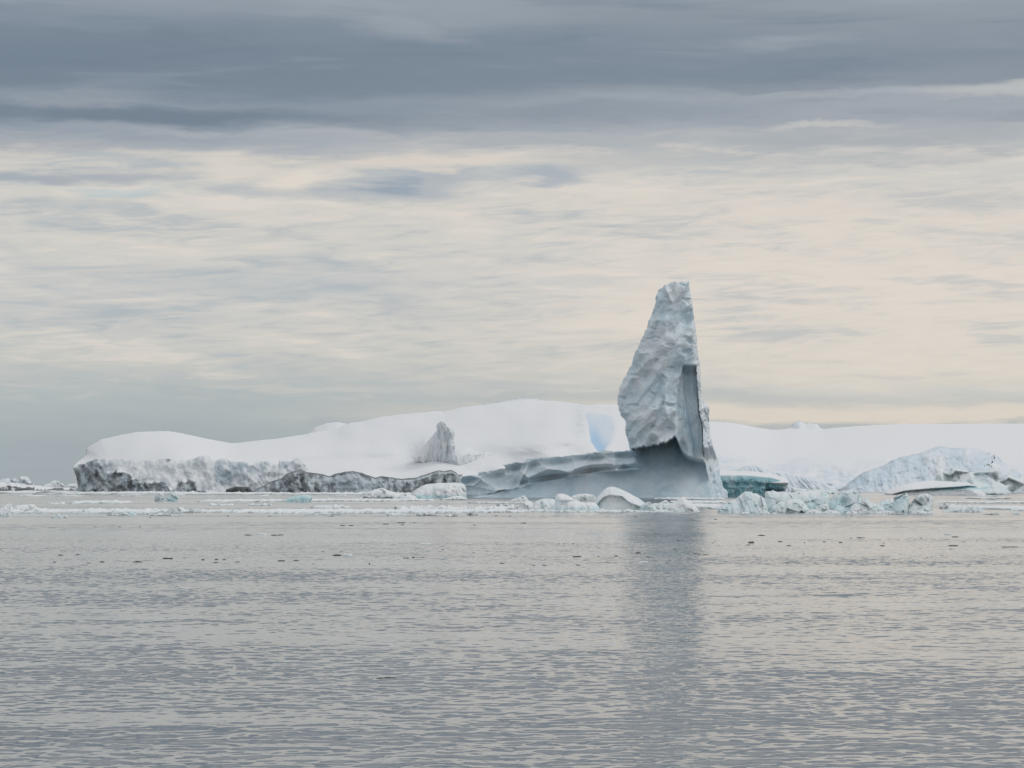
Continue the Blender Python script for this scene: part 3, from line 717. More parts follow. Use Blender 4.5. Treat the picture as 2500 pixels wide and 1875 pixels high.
# ---------------------------------------------------------------- the pinnacle iceberg
def build_spire():
    D = 774.0; m = D / F
    R0 = root('pinnacle_iceberg', 1600, D + 15, 'tall blue-grey ice pinnacle with undercut base and long low shelf', 'iceberg')
    Lf = [(1647, 686), (1638, 689), (1621, 697), (1610, 706), (1604, 718), (1602, 744), (1590, 772), (1574, 814), (1562, 842), (1548, 866), (1544, 887), (1530, 912), (1516, 940), (1512, 961), (1509, 971), (1512, 992), (1516, 1013), (1529, 1027), (1530, 1062), (1537, 1085), (1541, 1096)]
    Sh = [z3(1500, 480), z3(1400, 482), z3(1335, 470), z3(1320, 482), z3(1250, 485), z3(1200, 500), z3(1080, 512), z3(950, 525), z3(860, 528), z3(750, 540), z3(700, 565), z3(600, 572), z3(562, 586), z3(600, 625), z3(560, 610), z3(450, 627), z3(380, 636), z3(368, 662), z3(260, 668), z3(232, 695), z3(228, 760), z3(205, 800), z3(230, 835), (1140, 1240)]
    Rt = [(1795, 1240), (1779, 1214), (1775, 1199), (1764, 1188), (1759, 1160), (1754, 1125), (1740, 1090), (1733, 1058), (1731, 996), (1726, 985), (1713, 972), (1711, 940), (1707, 887), (1703, 856), (1700, 810), (1695, 779), (1691, 747), (1685, 712), (1681, 685), (1665, 687), (1656, 691)]
    poly = Lf + Sh + Rt

    def lip(X):
        j = 3.2 * fbm(np.c_[X / 9., X * 0, X * 0 + 5], 3, 3, .7) * (1 - .6 * sst(1650, 1660, X))
        return LIPT(X) + j

    LIPT = table([1500, 1541, 1565, 1604, 1632, 1647, 1653, 1659, 1668, 1680, 1697, 1716, 1730, 1745], [1100, 1096, 1089, 1083, 1076, 1062, 1070, 1086, 1102, 1112, 1118, 1121, 1130, 1150], 4)

    def corner(Y):
        return np.interp(Y, [684, 712, 747, 800, 870, 900, 950, 1010, 1045, 1080, 1121, 1150, 1184, 1216, 1240], [1679, 1682, 1688, 1691, 1696, 1698, 1701, 1706, 1714, 1714, 1717, 1723, 1730, 1741, 1746])

    def diag(X):
        return np.interp(X, [1120, 1177, 1250, 1322, 1400, 1455, 1500, 1560, 1600], [1222, 1212, 1192, 1176, 1163, 1153, 1149, 1146, 1143])

    def depth(X, Y):
        q = W3(X, Y, D, 10.); jx = 2.0 * fbm(q * (3, 3, 1), 131, 3)
        # ---- pinnacle, upper block
        up = np.clip(1100 - Y, 0, 500)
        a = math.radians(62); rot = np.c_[q[:, 0] * math.sin(a) - q[:, 1] * math.cos(a), (q[:, 0] * math.cos(a) + q[:, 1] * math.sin(a)) * .38, q[:, 2]]
        dep = up * m * .14 + np.clip(1625 - X, 0, 200) * m * .45 + .0 * X
        rdg = ridged(rot * 1.0, 101, 4, .5)
        dep = dep - 2.7 * ridged(rot * .85 + .35 * fbm(q, 102, 2)[:, None], 101, 2, .5) + 3.4 * fbm(q * (.7, .5, 1), 103, 2, .45) - 1.5 * np.abs(gnoise(rot * (2.4, 1.6, 1) + 3, 108)) * 2 + .32 * fbm(q * 3.5, 104, 4, .6)
        f1, f2, rid, pl = cells(np.c_[rot[:, 0] * 1.7, rot[:, 1] * 2.0, rot[:, 2]] + .35 * np.c_[fbm(q * 1.5, 8, 3), fbm(q * 1.5, 9, 3), q[:, 2]], 105); dep = dep - 1.5 * (.3 - f1 ** 2) * sst(-.35, .3, fbm(q * .6, 106, 2)) * -1
        # buttress bulge low on the block, hollow on the left shoulder
        dep = dep - 2.0 * np.exp(-((X - 1590) / 45) ** 2 - ((Y - 1040) / 55) ** 2)
        dep = dep + 3.0 * np.exp(-((X - 1521) / 8) ** 2 - ((Y - 1021) / 9) ** 2)
        pits = sst(.30, .55, gnoise(q * (2.6, 4.2, 1) + 4, 107)); dep = dep + .9 * pits
        dep = dep - 2.2 * sst(0, 6, X - 1604 - .55 * (Y - 744)) * (1 - sst(0, 26, X - 1604 - .55 * (Y - 744))) * (Y < 900) * 0
        # ---- right-hand groove with smooth walls
        gl = np.interp(Y, [880, 894, 960, 1000, 1100, 1120], [1668, 1664, 1655, 1652, 1652, 1656])
        g = sst(-4, 4, X - gl - jx * 1.4) * sst(890, 897, Y - (1 - sst(1660, 1668, X)) * 30) * (X < corner(Y) + 2)
        nl = np.interp(Y, [894, 960, 1000, 1060, 1090], [1665, 1669, 1673, 1684, 1692])
        smooth = up * m * .14 + 1.0 + np.clip((X - gl), 0, 60) * m * .5
        n_in = sst(-2, 4, X - nl); smooth = smooth + n_in * (1.5 - np.clip((X - nl), 0, 40) * m * .35)
        smooth = smooth + .8 * fbm(q * (4, .9, 1), 109, 4, .55) + 3.0 * np.exp(-((X - 1667 - (Y - 1088) * .3) / 8) ** 2 - ((Y - 1090) / 14) ** 2) + 1.5 * np.exp(-((Y - 903) / 10) ** 2) * (X > 1662) - 1.0 * np.exp(-((X - nl) / 2.2) ** 2)
        tex = dep - up * m * .14 - np.clip(1625 - X, 0, 200) * m * .45
        dep = mixn(dep, smooth + tex * (.40 - .33 * n_in), g)
        # ---- cavern and lower wall
        ly = lip(X); below = sst(0, 1, (Y - ly) / (5 + 7 * sst(1650, 1662, X)))
        wall = 2 + np.clip(1216 - Y, 0, 200) * m * 1.0 + .25 * fbm(q * (2, 3, 1), 111, 4)
        cave = 4.5 * np.exp(-np.clip(Y - ly, 0, 200) / 26.) * sst(0, 30, corner(Y) - X)
        cave = cave * (1 - .35 * sst(1655, 1665, X) * (1 - sst(1700, 1716, X)))
        under = wall + cave + .4
        dep = mixn(dep, under, below * (X > 1500))
        # ---- shelf to the left, carved in scallops
        f1, f2, rid, pl = cells(np.c_[q[:, 0] * 1.25 + .7 * q[:, 1], q[:, 1] * 2.2 - .3 * q[:, 0], q[:, 2]] + .25 * np.c_[fbm(q, 3, 2), fbm(q, 4, 2), q[:, 2]] + (5, 2.5, 0), 113)
        top = np.interp(X, [1120, 1170, 1227, 1232, 1287, 1351, 1430, 1541, 1565], [1168, 1151, 1143, 1134, 1121, 1116, 1108, 1100, 1096])
        hgt = np.clip((Y - top) / (diag(X) - top + .1), 0, 1)
        shf = 7.0 - 1.5 * hgt + 8.5 * (.32 - f1 ** 2 * 1.0) + 1.8 * pl + 2.2 * np.exp(-((hgt - .24) / .14) ** 2) + 3.5 * np.exp(-((hgt - .86) / .12) ** 2) * sst(1200, 1300, X) - 1.2 * np.exp(-((hgt - .03) / .07) ** 2)
        shf = shf + 3.0 * np.exp(-((X - 1258) / 16) ** 2 - ((Y - 1146) / 10) ** 2) - 2.5 * np.exp(-((X - 1287 + (Y - 1140) * .5) / 5) ** 2) * (X < 1320)
        shf = shf + .5 * fbm(q * 3, 115, 4, .6)
        onw = sst(-2, 3, Y - diag(X) - 2.5 * fbm(q * (1.5, 1, 1), 117, 3))
        shf = mixn(shf, wall - 1.5 * np.exp(-np.clip(Y - diag(X), 0, 99) / 5.), onw)
        lefty = (X < 1541) & (Y > 1096); tr = 1 - sst(1541, 1566, X - np.clip(Y - 1097, 0, 45) * .25)
        isS = tr * sst(1092, 1100, Y)
        dep = mixn(dep, shf, isS)
        # ---- right-hand side, turned away: rough fluted flank
        c = corner(Y) + jx * .6 * (Y > 900)
        s = np.clip(X - c, 0, 100)
        flank = sst(0, 3, X - c)
        fl = s * m * 2.6 + flank * ((1.2 + 1.3 * sst(930, 1040, Y)) * ridged(np.c_[q[:, 0] * 2.2 + q[:, 1] * .35, q[:, 1] * .55, q[:, 2]], 119, 4, .6) - 1.0 + 1.2 * fbm(q * (3, 2, 1), 121, 4, .6))
        base = mixn(dep, wall * .6 + 0 * X, flank * sst(1090, 1125, Y))
        return base + fl + 5

    def masks(X, Y, V):
        q = W3(X, Y, D, 10.); k = np.zeros((len(X), 3)); n = fbm(q * (1, 1, 1), 123, 4, .6)
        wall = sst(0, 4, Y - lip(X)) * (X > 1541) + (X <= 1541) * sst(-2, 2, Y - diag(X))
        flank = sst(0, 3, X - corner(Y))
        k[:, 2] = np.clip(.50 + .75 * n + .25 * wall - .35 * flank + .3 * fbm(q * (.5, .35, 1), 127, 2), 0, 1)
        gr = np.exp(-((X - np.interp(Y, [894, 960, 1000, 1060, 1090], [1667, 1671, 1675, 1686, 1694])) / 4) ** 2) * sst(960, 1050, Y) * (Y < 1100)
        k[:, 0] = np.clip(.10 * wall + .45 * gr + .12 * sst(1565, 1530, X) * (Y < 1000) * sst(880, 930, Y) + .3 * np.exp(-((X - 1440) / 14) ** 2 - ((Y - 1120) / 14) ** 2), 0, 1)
        rim = np.exp(-((Y - np.interp(X, [1232, 1287, 1351, 1430, 1541], [1133.5, 1121, 1116, 1108, 1101]) - 1) / 1.6) ** 2) * (X > 1232) * (X < 1470)
        k[:, 1] = np.clip(.42 * rim * (1 + n), 0, 1)
        return k
    relief('ice_body', poly, D, 1.15, depth, 36, 3.2, M_SPIRE, R0, 1220, masks, amp=2.3, jstep=3.2, seed=51, rnd=.12)
build_spire()


# ---------------------------------------------------------------- pieces between the icebergs
def zz(pts, f): return [f(*q) for q in pts]

chunk('ice_floe', zz([(1270, 800), (1330, 762), (1380, 737), (1450, 726), (1560, 722), (1650, 720), (1700, 740), (1710, 835)], z2), 1216.2, M_BIT, 'bright white ice block touching the left end of the pinnacle iceberg', 'ice floe', tilt=.9, ice=.25, blue=.15, seed=61, rough=.07, dd=-6, bluefn=lambda X, Y, n: np.clip(.75 * sst(1203, 1216, Y) + .1 * n, 0, 1))
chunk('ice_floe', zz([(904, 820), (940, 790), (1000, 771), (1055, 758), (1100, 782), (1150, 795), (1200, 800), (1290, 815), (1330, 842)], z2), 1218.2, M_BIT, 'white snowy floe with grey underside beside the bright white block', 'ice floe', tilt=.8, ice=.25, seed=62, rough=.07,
      dirt_or_shade=lambda X, Y, n: np.clip(.75 * sst(1210, 1214, Y) * (X < 960) + .3 * n, 0, 1))
chunk('bergy_bit', zz([(300, 862), (335, 834), (430, 815), (500, 817), (516, 835), (500, 870)], z2), 1226, M_BIT, 'smooth teal ice lump lying low in front of the wavy dark cliff', 'ice chunk', tilt=.5, ice=.9, blue=.7, seed=63, fac=.15)
chunk('bergy_bit', zz([(1190, 695), (1200, 655), (1228, 641), (1256, 650), (1272, 675), (1282, 705)], z1), 1223.5, M_BIT, 'rounded grey ice lump, left one of a touching pair', 'ice chunk', tilt=.3, ice=.8, seed=64, fac=.15, dirt_or_shade=.28)
chunk('bergy_bit', zz([(1270, 700), (1288, 662), (1310, 650), (1330, 633), (1358, 636), (1376, 680), (1372, 704)], z1), 1223.2, M_BIT, 'pale teal ice lump, right one of a touching pair', 'ice chunk', tilt=.4, ice=.7, blue=.3, seed=65, fac=.2)
chunk('bergy_bit', zz([(68, 852), (130, 838), (175, 825), (210, 819), (250, 828), (300, 850)], z3), 1221, M_BIT, 'low snowy floe with dark rim at the foot of the pinnacle iceberg shelf', 'ice floe', tilt=1.2, ice=.2, seed=66, dirt_or_shade=lambda X, Y, n: np.clip(.7 * sst(1216, 1220, Y) + .3 * n, 0, 1))
chunk('bergy_bit', zz([(612, 856), (650, 842), (690, 836), (715, 819), (742, 830), (762, 858)], z3), 1222, M_BIT, 'small white peaked floe in front of the pinnacle iceberg shelf', 'ice floe', tilt=.8, ice=.25, seed=67)
chunk('bergy_bit', zz([(1085, 828), (1110, 815), (1170, 806), (1230, 808), (1268, 818), (1288, 850)], z3), 1222.5, M_BIT, 'grey and white ice chunk half hidden behind the slanting slab', 'ice chunk', tilt=.5, ice=.5, seed=68, dirt_or_shade=.22)

# front left group
G1 = 'ice chunks in front of the pinnacle'
chunk('bergy_bit', zz([(640, 922), (700, 895), (722, 868), (752, 856), (785, 866), (800, 895), (830, 930)], z3), 1247, M_BIT, 'small jagged white lump at the left tip of the front ice row', 'ice chunk', G1, tilt=.6, ice=.3, seed=71, rough=.09)
chunk('bergy_bit', zz([(780, 925), (800, 880), (835, 850), (900, 842), (960, 848), (1010, 880), (1060, 930)], z3), 1248, M_BIT, 'low rounded snow-topped chunk left of the slanting slab', 'ice chunk', G1, tilt=.9, ice=.3, blue=.1, seed=72, dd=2)
chunk('bergy_bit', zz([(962, 850), (968, 822), (990, 805), (1022, 803), (1080, 826), (1120, 852), (1180, 877), (1262, 868), (1300, 900), (1310, 935)], z3), 1249, M_BIT, 'slanting smooth snow slab leaning down to the right', 'ice chunk', G1, tilt=.6, ice=.25, blue=.12, seed=73, fac=.25,
      bluefn=lambda X, Y, n: np.clip(.5 * sst(1232, 1246, Y) + .1 * n, 0, 1))
def _arch(X, Y, q, sz):
    a = np.interp(X, [z3(1275, 0)[0], z3(1330, 0)[0], z3(1385, 0)[0], z3(1480, 0)[0], z3(1530, 0)[0], z3(1620, 0)[0]], [z3(0, 905)[1], z3(0, 835)[1], z3(0, 813)[1], z3(0, 825)[1], z3(0, 868)[1], z3(0, 905)[1]])
    b = sst(0, 1.6, Y - a) * (X > z3(1272, 0)[0]) * (X < z3(1640, 0)[0])
    return sz * .42 * b - sz * .10 * b * 0
chunk('bergy_bit', zz([(1262, 880), (1275, 845), (1300, 818), (1340, 775), (1372, 754), (1420, 751), (1500, 783), (1560, 815), (1620, 848), (1660, 880), (1720, 905), (1740, 935)], z3), 1248.4, M_BIT, 'largest front chunk, smooth white hump with grey triangular face', 'ice chunk', G1, tilt=.75, ice=.3, seed=74, fac=.06, rough=.03, extra=_arch, step=1.0, amp=.3,
      dirt_or_shade=lambda X, Y, n: 0 * X)
chunk('bergy_bit', zz([(1610, 930), (1622, 900), (1650, 885), (1692, 860), (1712, 885), (1745, 925), (1755, 940)], z3), 1249.6, M_BIT, 'small dark grey ice tooth right of the white hump', 'ice chunk', G1, tilt=.2, ice=.8, seed=75, dirt_or_shade=.30, dd=-2)
chunk('bergy_bit', zz([(1700, 920), (1745, 885), (1790, 868), (1815, 853), (1842, 868), (1846, 905), (1870, 935)], z3), 1248.2, M_BIT, 'grey-sided low chunk with pointed top between the ice tooth and white cone', 'ice chunk', G1, tilt=.4, ice=.6, seed=76, dirt_or_shade=.18, dd=3)
chunk('bergy_bit', zz([(1830, 925), (1850, 890), (1900, 858), (1925, 838), (1945, 828), (1975, 831), (1972, 850), (2010, 868), (2045, 898), (2082, 938)], z3), 1249.8, M_BIT, 'white cone-shaped ice chunk at the right tip of the front ice row', 'ice chunk', G1, tilt=.55, ice=.2, seed=77, fac=.2)
for k, (a, b, c, h) in enumerate([(1285, 1365, 944, 25), (1370, 1410, 945, 14), (1480, 1570, 945, 25), (1300, 1480, 948, 10), (1580, 1660, 948, 14), (1780, 1860, 948, 14), (820, 900, 940, 18), (1040, 1150, 946, 12), (650, 760, 942, 12)]):
    chunk('ice_fragment', zz([(a, c), (a + (b - a) * .3, c - h * .8), (a + (b - a) * .55, c - h), (a + (b - a) * .8, c - h * .5), (b, c)], z3), 950.6 + c * .3165, M_BIT, 'small white crumb of ice at the foot of the front ice row', 'ice fragment', 'ice crumbs at the foot of the front row', tilt=.8, ice=.35, seed=80 + k, rough=.1)

# front right rubble ridge
G2 = 'blue-white ice blocks of the right front ridge'
RB = [([(143, 752), (150, 725), (172, 700), (240, 666), (265, 660), (300, 626), (332, 607), (372, 610), (386, 622), (402, 617), (440, 640), (462, 655), (490, 752)], 'ribbed pale blue ice mound at the left end of the right ridge', .45, .35, 'r'),
      ([(440, 700), (462, 650), (473, 604), (500, 607), (515, 597), (550, 612), (640, 616), (700, 606), (800, 600), (872, 610), (905, 640), (915, 700)], 'long pale block forming the back of the right ridge', .55, .5, 'b'),
      ([(503, 752), (506, 712), (560, 680), (620, 660), (690, 655), (730, 682), (755, 716), (790, 752)], 'rounded grey-bottomed block in front of the long pale block', .4, .3, 'g'),
      ([(795, 748), (805, 712), (850, 690), (890, 690), (900, 748)], 'small grey block wedged between two larger rounded blocks', .4, .2, ''),
      ([(880, 745), (888, 700), (905, 655), (940, 621), (985, 605), (1042, 594), (1080, 600), (1112, 615), (1128, 690), (1100, 745)], 'tall smooth pale turquoise block with a concave face', .55, .55, 'h'),
      ([(1030, 745), (1045, 705), (1070, 690), (1130, 652), (1160, 642), (1178, 682), (1240, 704), (1268, 718), (1276, 746)], 'white peaked block with ribbed face right of the turquoise block', .4, .15, 'r'),
      ([(1175, 742), (1185, 704), (1250, 672), (1320, 652), (1350, 690), (1355, 742)], 'low pale turquoise block left of the square grey block', .5, .5, ''),
      ([(1328, 748), (1330, 652), (1360, 632), (1395, 620), (1420, 612), (1438, 640), (1432, 700), (1428, 750)], 'square grey-green upright block in the right ridge', .75, .35, 'g'),
      ([(1425, 745), (1440, 690), (1468, 660), (1508, 626), (1550, 620), (1588, 634), (1600, 662), (1592, 742)], 'white hooked block at the right end of the ridge', .35, .25, 'h')]
for k, (pts, lab, ic, bl, ty) in enumerate(RB):
    ex = None
    if ty == 'r': ex = lambda X, Y, q, sz: sz * .07 * ridged(np.c_[q[:, 0] * 3.5 + q[:, 1] * 1.2, q[:, 1] * .8, q[:, 2]], 7, 3)
    if ty == 'h':
        mx = np.mean([z4(*p)[0] for p in pts]) - 3
        ex = lambda X, Y, q, sz, mx=mx: sz * .45 * np.exp(-((X - mx) / 13) ** 2 - ((Y - 1228) / 12) ** 2)
    back = {1: 6, 4: 3, 6: 2}.get(k, 0)
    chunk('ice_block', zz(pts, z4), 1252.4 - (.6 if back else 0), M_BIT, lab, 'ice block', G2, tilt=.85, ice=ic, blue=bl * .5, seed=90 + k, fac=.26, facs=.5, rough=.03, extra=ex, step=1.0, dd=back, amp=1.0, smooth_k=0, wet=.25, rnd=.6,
          dirt_or_shade=(lambda X, Y, n: np.clip(.45 * sst(1238, 1250, Y) + .35 * n, 0, 1)) if ty == 'g' else None)
for k, (a, b, c, h) in enumerate([(735, 850, 752, 26), (848, 975, 756, 28), (1008, 1088, 755, 18), (1215, 1345, 752, 18), (1450, 1560, 752, 18), (440, 500, 754, 14), (505, 545, 756, 9), (300, 360, 754, 12), (1560, 1620, 753, 12)]):
    chunk('ice_fragment', zz([(a, c), (a + (b - a) * .2, c - h * .6), (a + (b - a) * .45, c - h), (a + (b - a) * .8, c - h * .5), (b, c)], z4), 981.2 + c * .3617, M_BIT, 'small white snow-covered fragment along the foot of the right ridge', 'ice fragment', 'fragments along the right ridge', tilt=.9, ice=.2, seed=110 + k, rough=.09)
chunk('ice_block', zz([(640, 590), (652, 575), (700, 590), (880, 596), (905, 600), (935, 612), (960, 640), (640, 640)], z4), 1206, M_BIT, 'low rubbly strip of ice behind the right ridge', 'ice block', tilt=.5, ice=.5, seed=121, blue=.1)
chunk('ice_block', zz([(1640, 712), (1650, 697), (1680, 684), (1702, 695), (1706, 710), (1690, 724)], z4), 1242, M_BIT, 'small white knob of ice right of the right ridge', 'ice chunk', tilt=.4, ice=.3, seed=122)
chunk('ice_floe', zz([(1655, 742), (1700, 724), (1760, 715), (1800, 704), (1850, 694), (1895, 702), (1925, 722), (1948, 744)], z4), 1250.5, M_BIT, 'ragged grey and white floe right of the right ridge', 'ice floe', tilt=.9, ice=.5, seed=123, rough=.12, dirt_or_shade=.22)
chunk('ice_fragment', zz([(2135, 760), (2150, 751), (2175, 748), (2182, 760)], z4), 1256, M_BIT, 'lone small grey fragment near the right edge of the picture', 'ice fragment', tilt=.5, ice=.8, seed=124, dirt_or_shade=.2)
chunk('ice_fragment', zz([(2110, 742), (2125, 725), (2160, 720), (2212, 725), (2240, 740)], z4), 1247.5, M_BIT, 'low white lump on a thin floe at the right edge of the picture', 'ice fragment', tilt=.8, ice=.3, seed=125)

# left strip lumps
G3 = 'ice lumps of the left front strip'
LB = [([(-60, 790), (-20, 770), (0, 758), (48, 728), (85, 722), (108, 745), (112, 775), (100, 792)], 1251.6, 'grey-white rounded ice lump at the left edge of the picture', .3, 0, .2),
      ([(100, 790), (108, 745), (150, 733), (265, 728), (282, 752), (345, 772), (400, 785), (405, 796)], 1252, 'broad white lump beside the rounded lump at the left edge', .15, 0, 0),
      ([(-30, 818), (0, 796), (40, 786), (72, 790), (98, 815)], 1259.8, 'small grey lump floating in front of the left strip', .6, 0, .22),
      ([(392, 832), (400, 818), (440, 808), (500, 812), (524, 820), (524, 834)], 1264.5, 'separate flat grey floe in front of the left strip', .6, 0, .25),
      ([(930, 812), (948, 790), (990, 780), (1025, 788), (1055, 812)], 1257.8, 'smooth pale teal lump in the left strip', .8, .5, 0),
      ([(1030, 806), (1060, 788), (1110, 776), (1145, 785), (1160, 806)], 1256.5, 'small white lump touching the pale teal lump', .2, 0, 0),
      ([(1135, 800), (1145, 775), (1250, 765), (1330, 760), (1380, 744), (1420, 755), (1436, 790)], 1252.5, 'low white floe with dark broken side in the left strip', .3, 0, .3),
      ([(1432, 788), (1440, 768), (1510, 762), (1575, 768), (1594, 790)], 1250.2, 'low grey floe at the right end of the left strip', .5, 0, .35),
      ([(628, 800), (635, 772), (665, 768), (688, 785), (690, 802)], 1253.2, 'dark grey block standing in the left strip', .8, 0, .35)]
for k, (pts, base, lab, ic, bl, dr) in enumerate(LB):
    chunk('ice_lump', zz(pts, z1), base, M_BIT, lab, 'ice lump', G3, tilt=.7, ice=ic, blue=bl, seed=130 + k, rough=.09, dirt_or_shade=dr if dr else None)

# far left low ice
chunk('ice_shelf', zz([(-80, 560), (0, 556), (110, 562), (200, 576), (300, 588), (420, 598), (520, 602), (640, 616), (640, 626)], z1), 1198, M_ISLAND, 'low far snow-covered ice shelf with dark foot at the left edge of the picture', 'ice shelf', tilt=1.5, ice=.1, seed=141, T=60, fac=.1, wet=0,
      dirt_or_shade=lambda X, Y, n: np.clip(.8 * sst(-2, 1.5, Y - np.interp(X, [0, 30, 60, 120, 200], [1189, 1186, 1191, 1193, 1194]) + 3 * n) * (1.1 + n), 0, 1))
chunk('iceberg', zz([(148, 530), (155, 518), (195, 515), (215, 522), (235, 548), (268, 585), (215, 592), (180, 560)], z1), 1196.5, M_FAR, 'tiny far iceberg like a bright tilted slab', 'iceberg', tilt=.6, ice=.1, seed=142, smooth_k=0, amp=.3, dd=60)
chunk('iceberg', zz([(78, 570), (82, 535), (105, 528), (150, 545), (190, 572), (190, 590)], z1), 1196.3, M_FAR, 'tiny far blue-grey iceberg left of the tilted slab', 'iceberg', tilt=.3, ice=.9, blue=.25, seed=143, smooth_k=0, amp=.3, dd=100)
chunk('iceberg', zz([(-20, 570), (0, 538), (50, 528), (85, 532), (100, 570)], z1), 1196, M_FAR, 'tiny far pale iceberg at the left edge of the picture', 'iceberg', tilt=.6, ice=.5, blue=.1, seed=144, amp=.3, dd=160)
chunk('iceberg', zz([(325, 596), (345, 575), (385, 568), (395, 550), (430, 544), (465, 555), (480, 600)], z1), 1196, M_FAR, 'tiny far lumpy iceberg between the tilted slab and snow island', 'iceberg', tilt=.6, ice=.35, seed=145, amp=.4, dd=160)
chunk('iceberg', zz([(440, 592), (450, 572), (478, 568), (494, 580), (496, 598)], z1), 1196.6, M_FAR, 'tiny far bright white block just left of the snow island', 'iceberg', tilt=.5, ice=.05, seed=146, amp=.3, dd=40)
chunk('iceberg', zz([(500, 600), (510, 575), (560, 570), (612, 572), (640, 600)], z1), 1195.4, M_FAR, 'tiny far pale flat iceberg touching the left end of the snow island', 'iceberg', tilt=.6, ice=.4, seed=147, amp=.3, dd=200)


# ---------------------------------------------------------------- thin floes lying on the water
def slab(name, x0, x1, yn, yf, thick, label, cat, group=None, seed=1, lumps=.5, dirt_or_shade=0., ice=.2, mat=None, taper=.25):
    dn, df = EYE * F / (yn - HZ), EYE * F / (yf - HZ); dc = (dn + df) / 2
    n = int(np.clip((x1 - x0) / 2.5, 10, 260)); k = 15
    u = np.linspace(0, 1, n); v = np.linspace(-1, 1, k)
    U, V = np.meshgrid(u, v)
    end = np.minimum(1, np.minimum(U, 1 - U) / taper * .9 + .12) ** .6
    px = x0 + (x1 - x0) * U
    sc = dc / F
    e1 = fbm(np.c_[px.ravel() * .05, U.ravel() * 0 + seed, U.ravel() * 0], seed, 4, .6).reshape(U.shape)
    e2 = fbm(np.c_[px.ravel() * .05, U.ravel() * 0 + seed + 9, U.ravel() * 0], seed + 2, 4, .6).reshape(U.shape)
    half = (df - dn) / 2 * end * (1 + .35 * e1)
    Y = dc + V * half + (df - dn) * .15 * e2
    X = (px - CX) * sc
    edge = (1 - np.abs(V) ** 8)
    q = np.c_[X.ravel() / (3.5 * thick + .6), Y.ravel() / (14 * thick + 3), U.ravel() * 0 + seed]
    z = thick * (1 + .35 * fbm(q, seed, 3).reshape(U.shape)) * np.minimum(1, edge * 3)
    lm = np.maximum(0, fbm(q * (1.2, 1, 1) + 30, seed + 5, 4, .6).reshape(U.shape) - .15)
    z = z + thick * lumps * 2.0 * lm * np.minimum(1, edge * 2)
    z = z * np.minimum(1, np.minimum(U, 1 - U) * 40 + .0) - .05
    verts = np.c_[X.ravel(), Y.ravel(), z.ravel()]
    vb = verts.copy(); vb[:, 2] = -.35
    idx = np.arange(n * k).reshape(k, n)
    f = np.stack([idx[:-1, :-1], idx[:-1, 1:], idx[1:, 1:], idx[1:, :-1]], -1).reshape(-1, 4)
    ring = np.r_[idx[0, :], idx[1:, -1], idx[-1, ::-1][1:], idx[::-1, 0][1:]]
    sid = np.stack([ring[:-1], ring[1:]], 1)
    sf = np.c_[sid[:, 1], sid[:, 0], sid[:, 0] + n * k, sid[:, 1] + n * k]
    V3 = np.r_[verts, vb]
    faces = np.r_[f, f[:, ::-1] + n * k, sf]
    c = np.zeros((len(verts), 3)); nn = fbm(q * 1.7, seed + 7, 4, .6)
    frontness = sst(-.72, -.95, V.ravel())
    c[:, 2] = np.clip(ice + .4 * nn + .5 * frontness, 0, 1); c[:, 1] = np.clip(dirt_or_shade * (1 + nn) + frontness * (.25 + .9 * np.abs(nn)), 0, 1)
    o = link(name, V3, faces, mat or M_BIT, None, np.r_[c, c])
    return tag(o, label, cat, group)

slab('ice_floe', 500, 1300, 1253.5, 1246, .28, 'longest thin white floe, stretched left of the front ice row', 'ice floe', None, 201, .35)
slab('ice_floe', 960, 1270, 1245, 1240, .25, 'lumpy thin floe just behind the longest floe', 'ice floe', None, 202, 1.4)
slab('ice_floe', -60, 520, 1254, 1247, .28, 'long snowy strip carrying the left ice lumps', 'ice floe', None, 203, .7, dirt_or_shade=.1)
slab('ice_floe', 1270, 1710, 1250.5, 1245, .22, 'thin snow-covered floe under the front ice row', 'ice floe', None, 204, .6)
slab('ice_floe', 190, 310, 1229.5, 1225.5, .3, 'narrow white floe left of the touching pair of lumps', 'ice floe', None, 205, .8)
slab('ice_floe', 495, 720, 1226.5, 1221.5, .3, 'white floe right of the touching pair, reaching the teal lump', 'ice floe', None, 206, .7, dirt_or_shade=.15)
slab('ice_floe', 690, 1060, 1224.5, 1219.5, .28, 'thin floe in front of the snowy floe with grey underside', 'ice floe', None, 207, .5, dirt_or_shade=.2)
slab('ice_floe', 760, 850, 1240.5, 1237.5, .25, 'short lone floe behind the longest floe', 'ice floe', None, 208, .9)
slab('ice_floe', -40, 190, 1206, 1201, .5, 'far strip of broken ice in front of the low left shelf', 'ice floe', None, 209, 1.0, dirt_or_shade=.2)
slab('ice_floe', 170, 460, 1207.5, 1203, .45, 'far strip of broken ice below the darkest cliff', 'ice floe', None, 210, 1.0, dirt_or_shade=.2)
slab('ice_floe', 470, 700, 1208, 1204, .4, 'far strip of broken ice below the black rock', 'ice floe', None, 211, 1.0, dirt_or_shade=.2)
slab('ice_floe', 640, 1010, 1208.5, 1204.5, .4, 'far strip of broken ice below the wavy dark cliff', 'ice floe', None, 212, .9, dirt_or_shade=.2)
G4 = 'thin floes between the pinnacle and the right ridge'
slab('ice_floe', 1600, 1770, 1219.5, 1217, .3, 'farthest of the thin floes between pinnacle and right ridge', 'ice floe', G4, 213, .3, dirt_or_shade=.1)
slab('ice_floe', 1640, 1775, 1229, 1224, .28, 'middle one of the thin floes between pinnacle and right ridge', 'ice floe', G4, 214, .3, dirt_or_shade=.1)
slab('ice_floe', 1600, 1775, 1242.5, 1232, .35, 'nearest and thickest of the thin floes between pinnacle and right ridge', 'ice floe', G4, 215, .15, dirt_or_shade=.1)
slab('ice_floe', 2280, 2560, 1229, 1226, .25, 'thin far floe behind the ragged grey floe', 'ice floe', None, 216, .4, dirt_or_shade=.2)
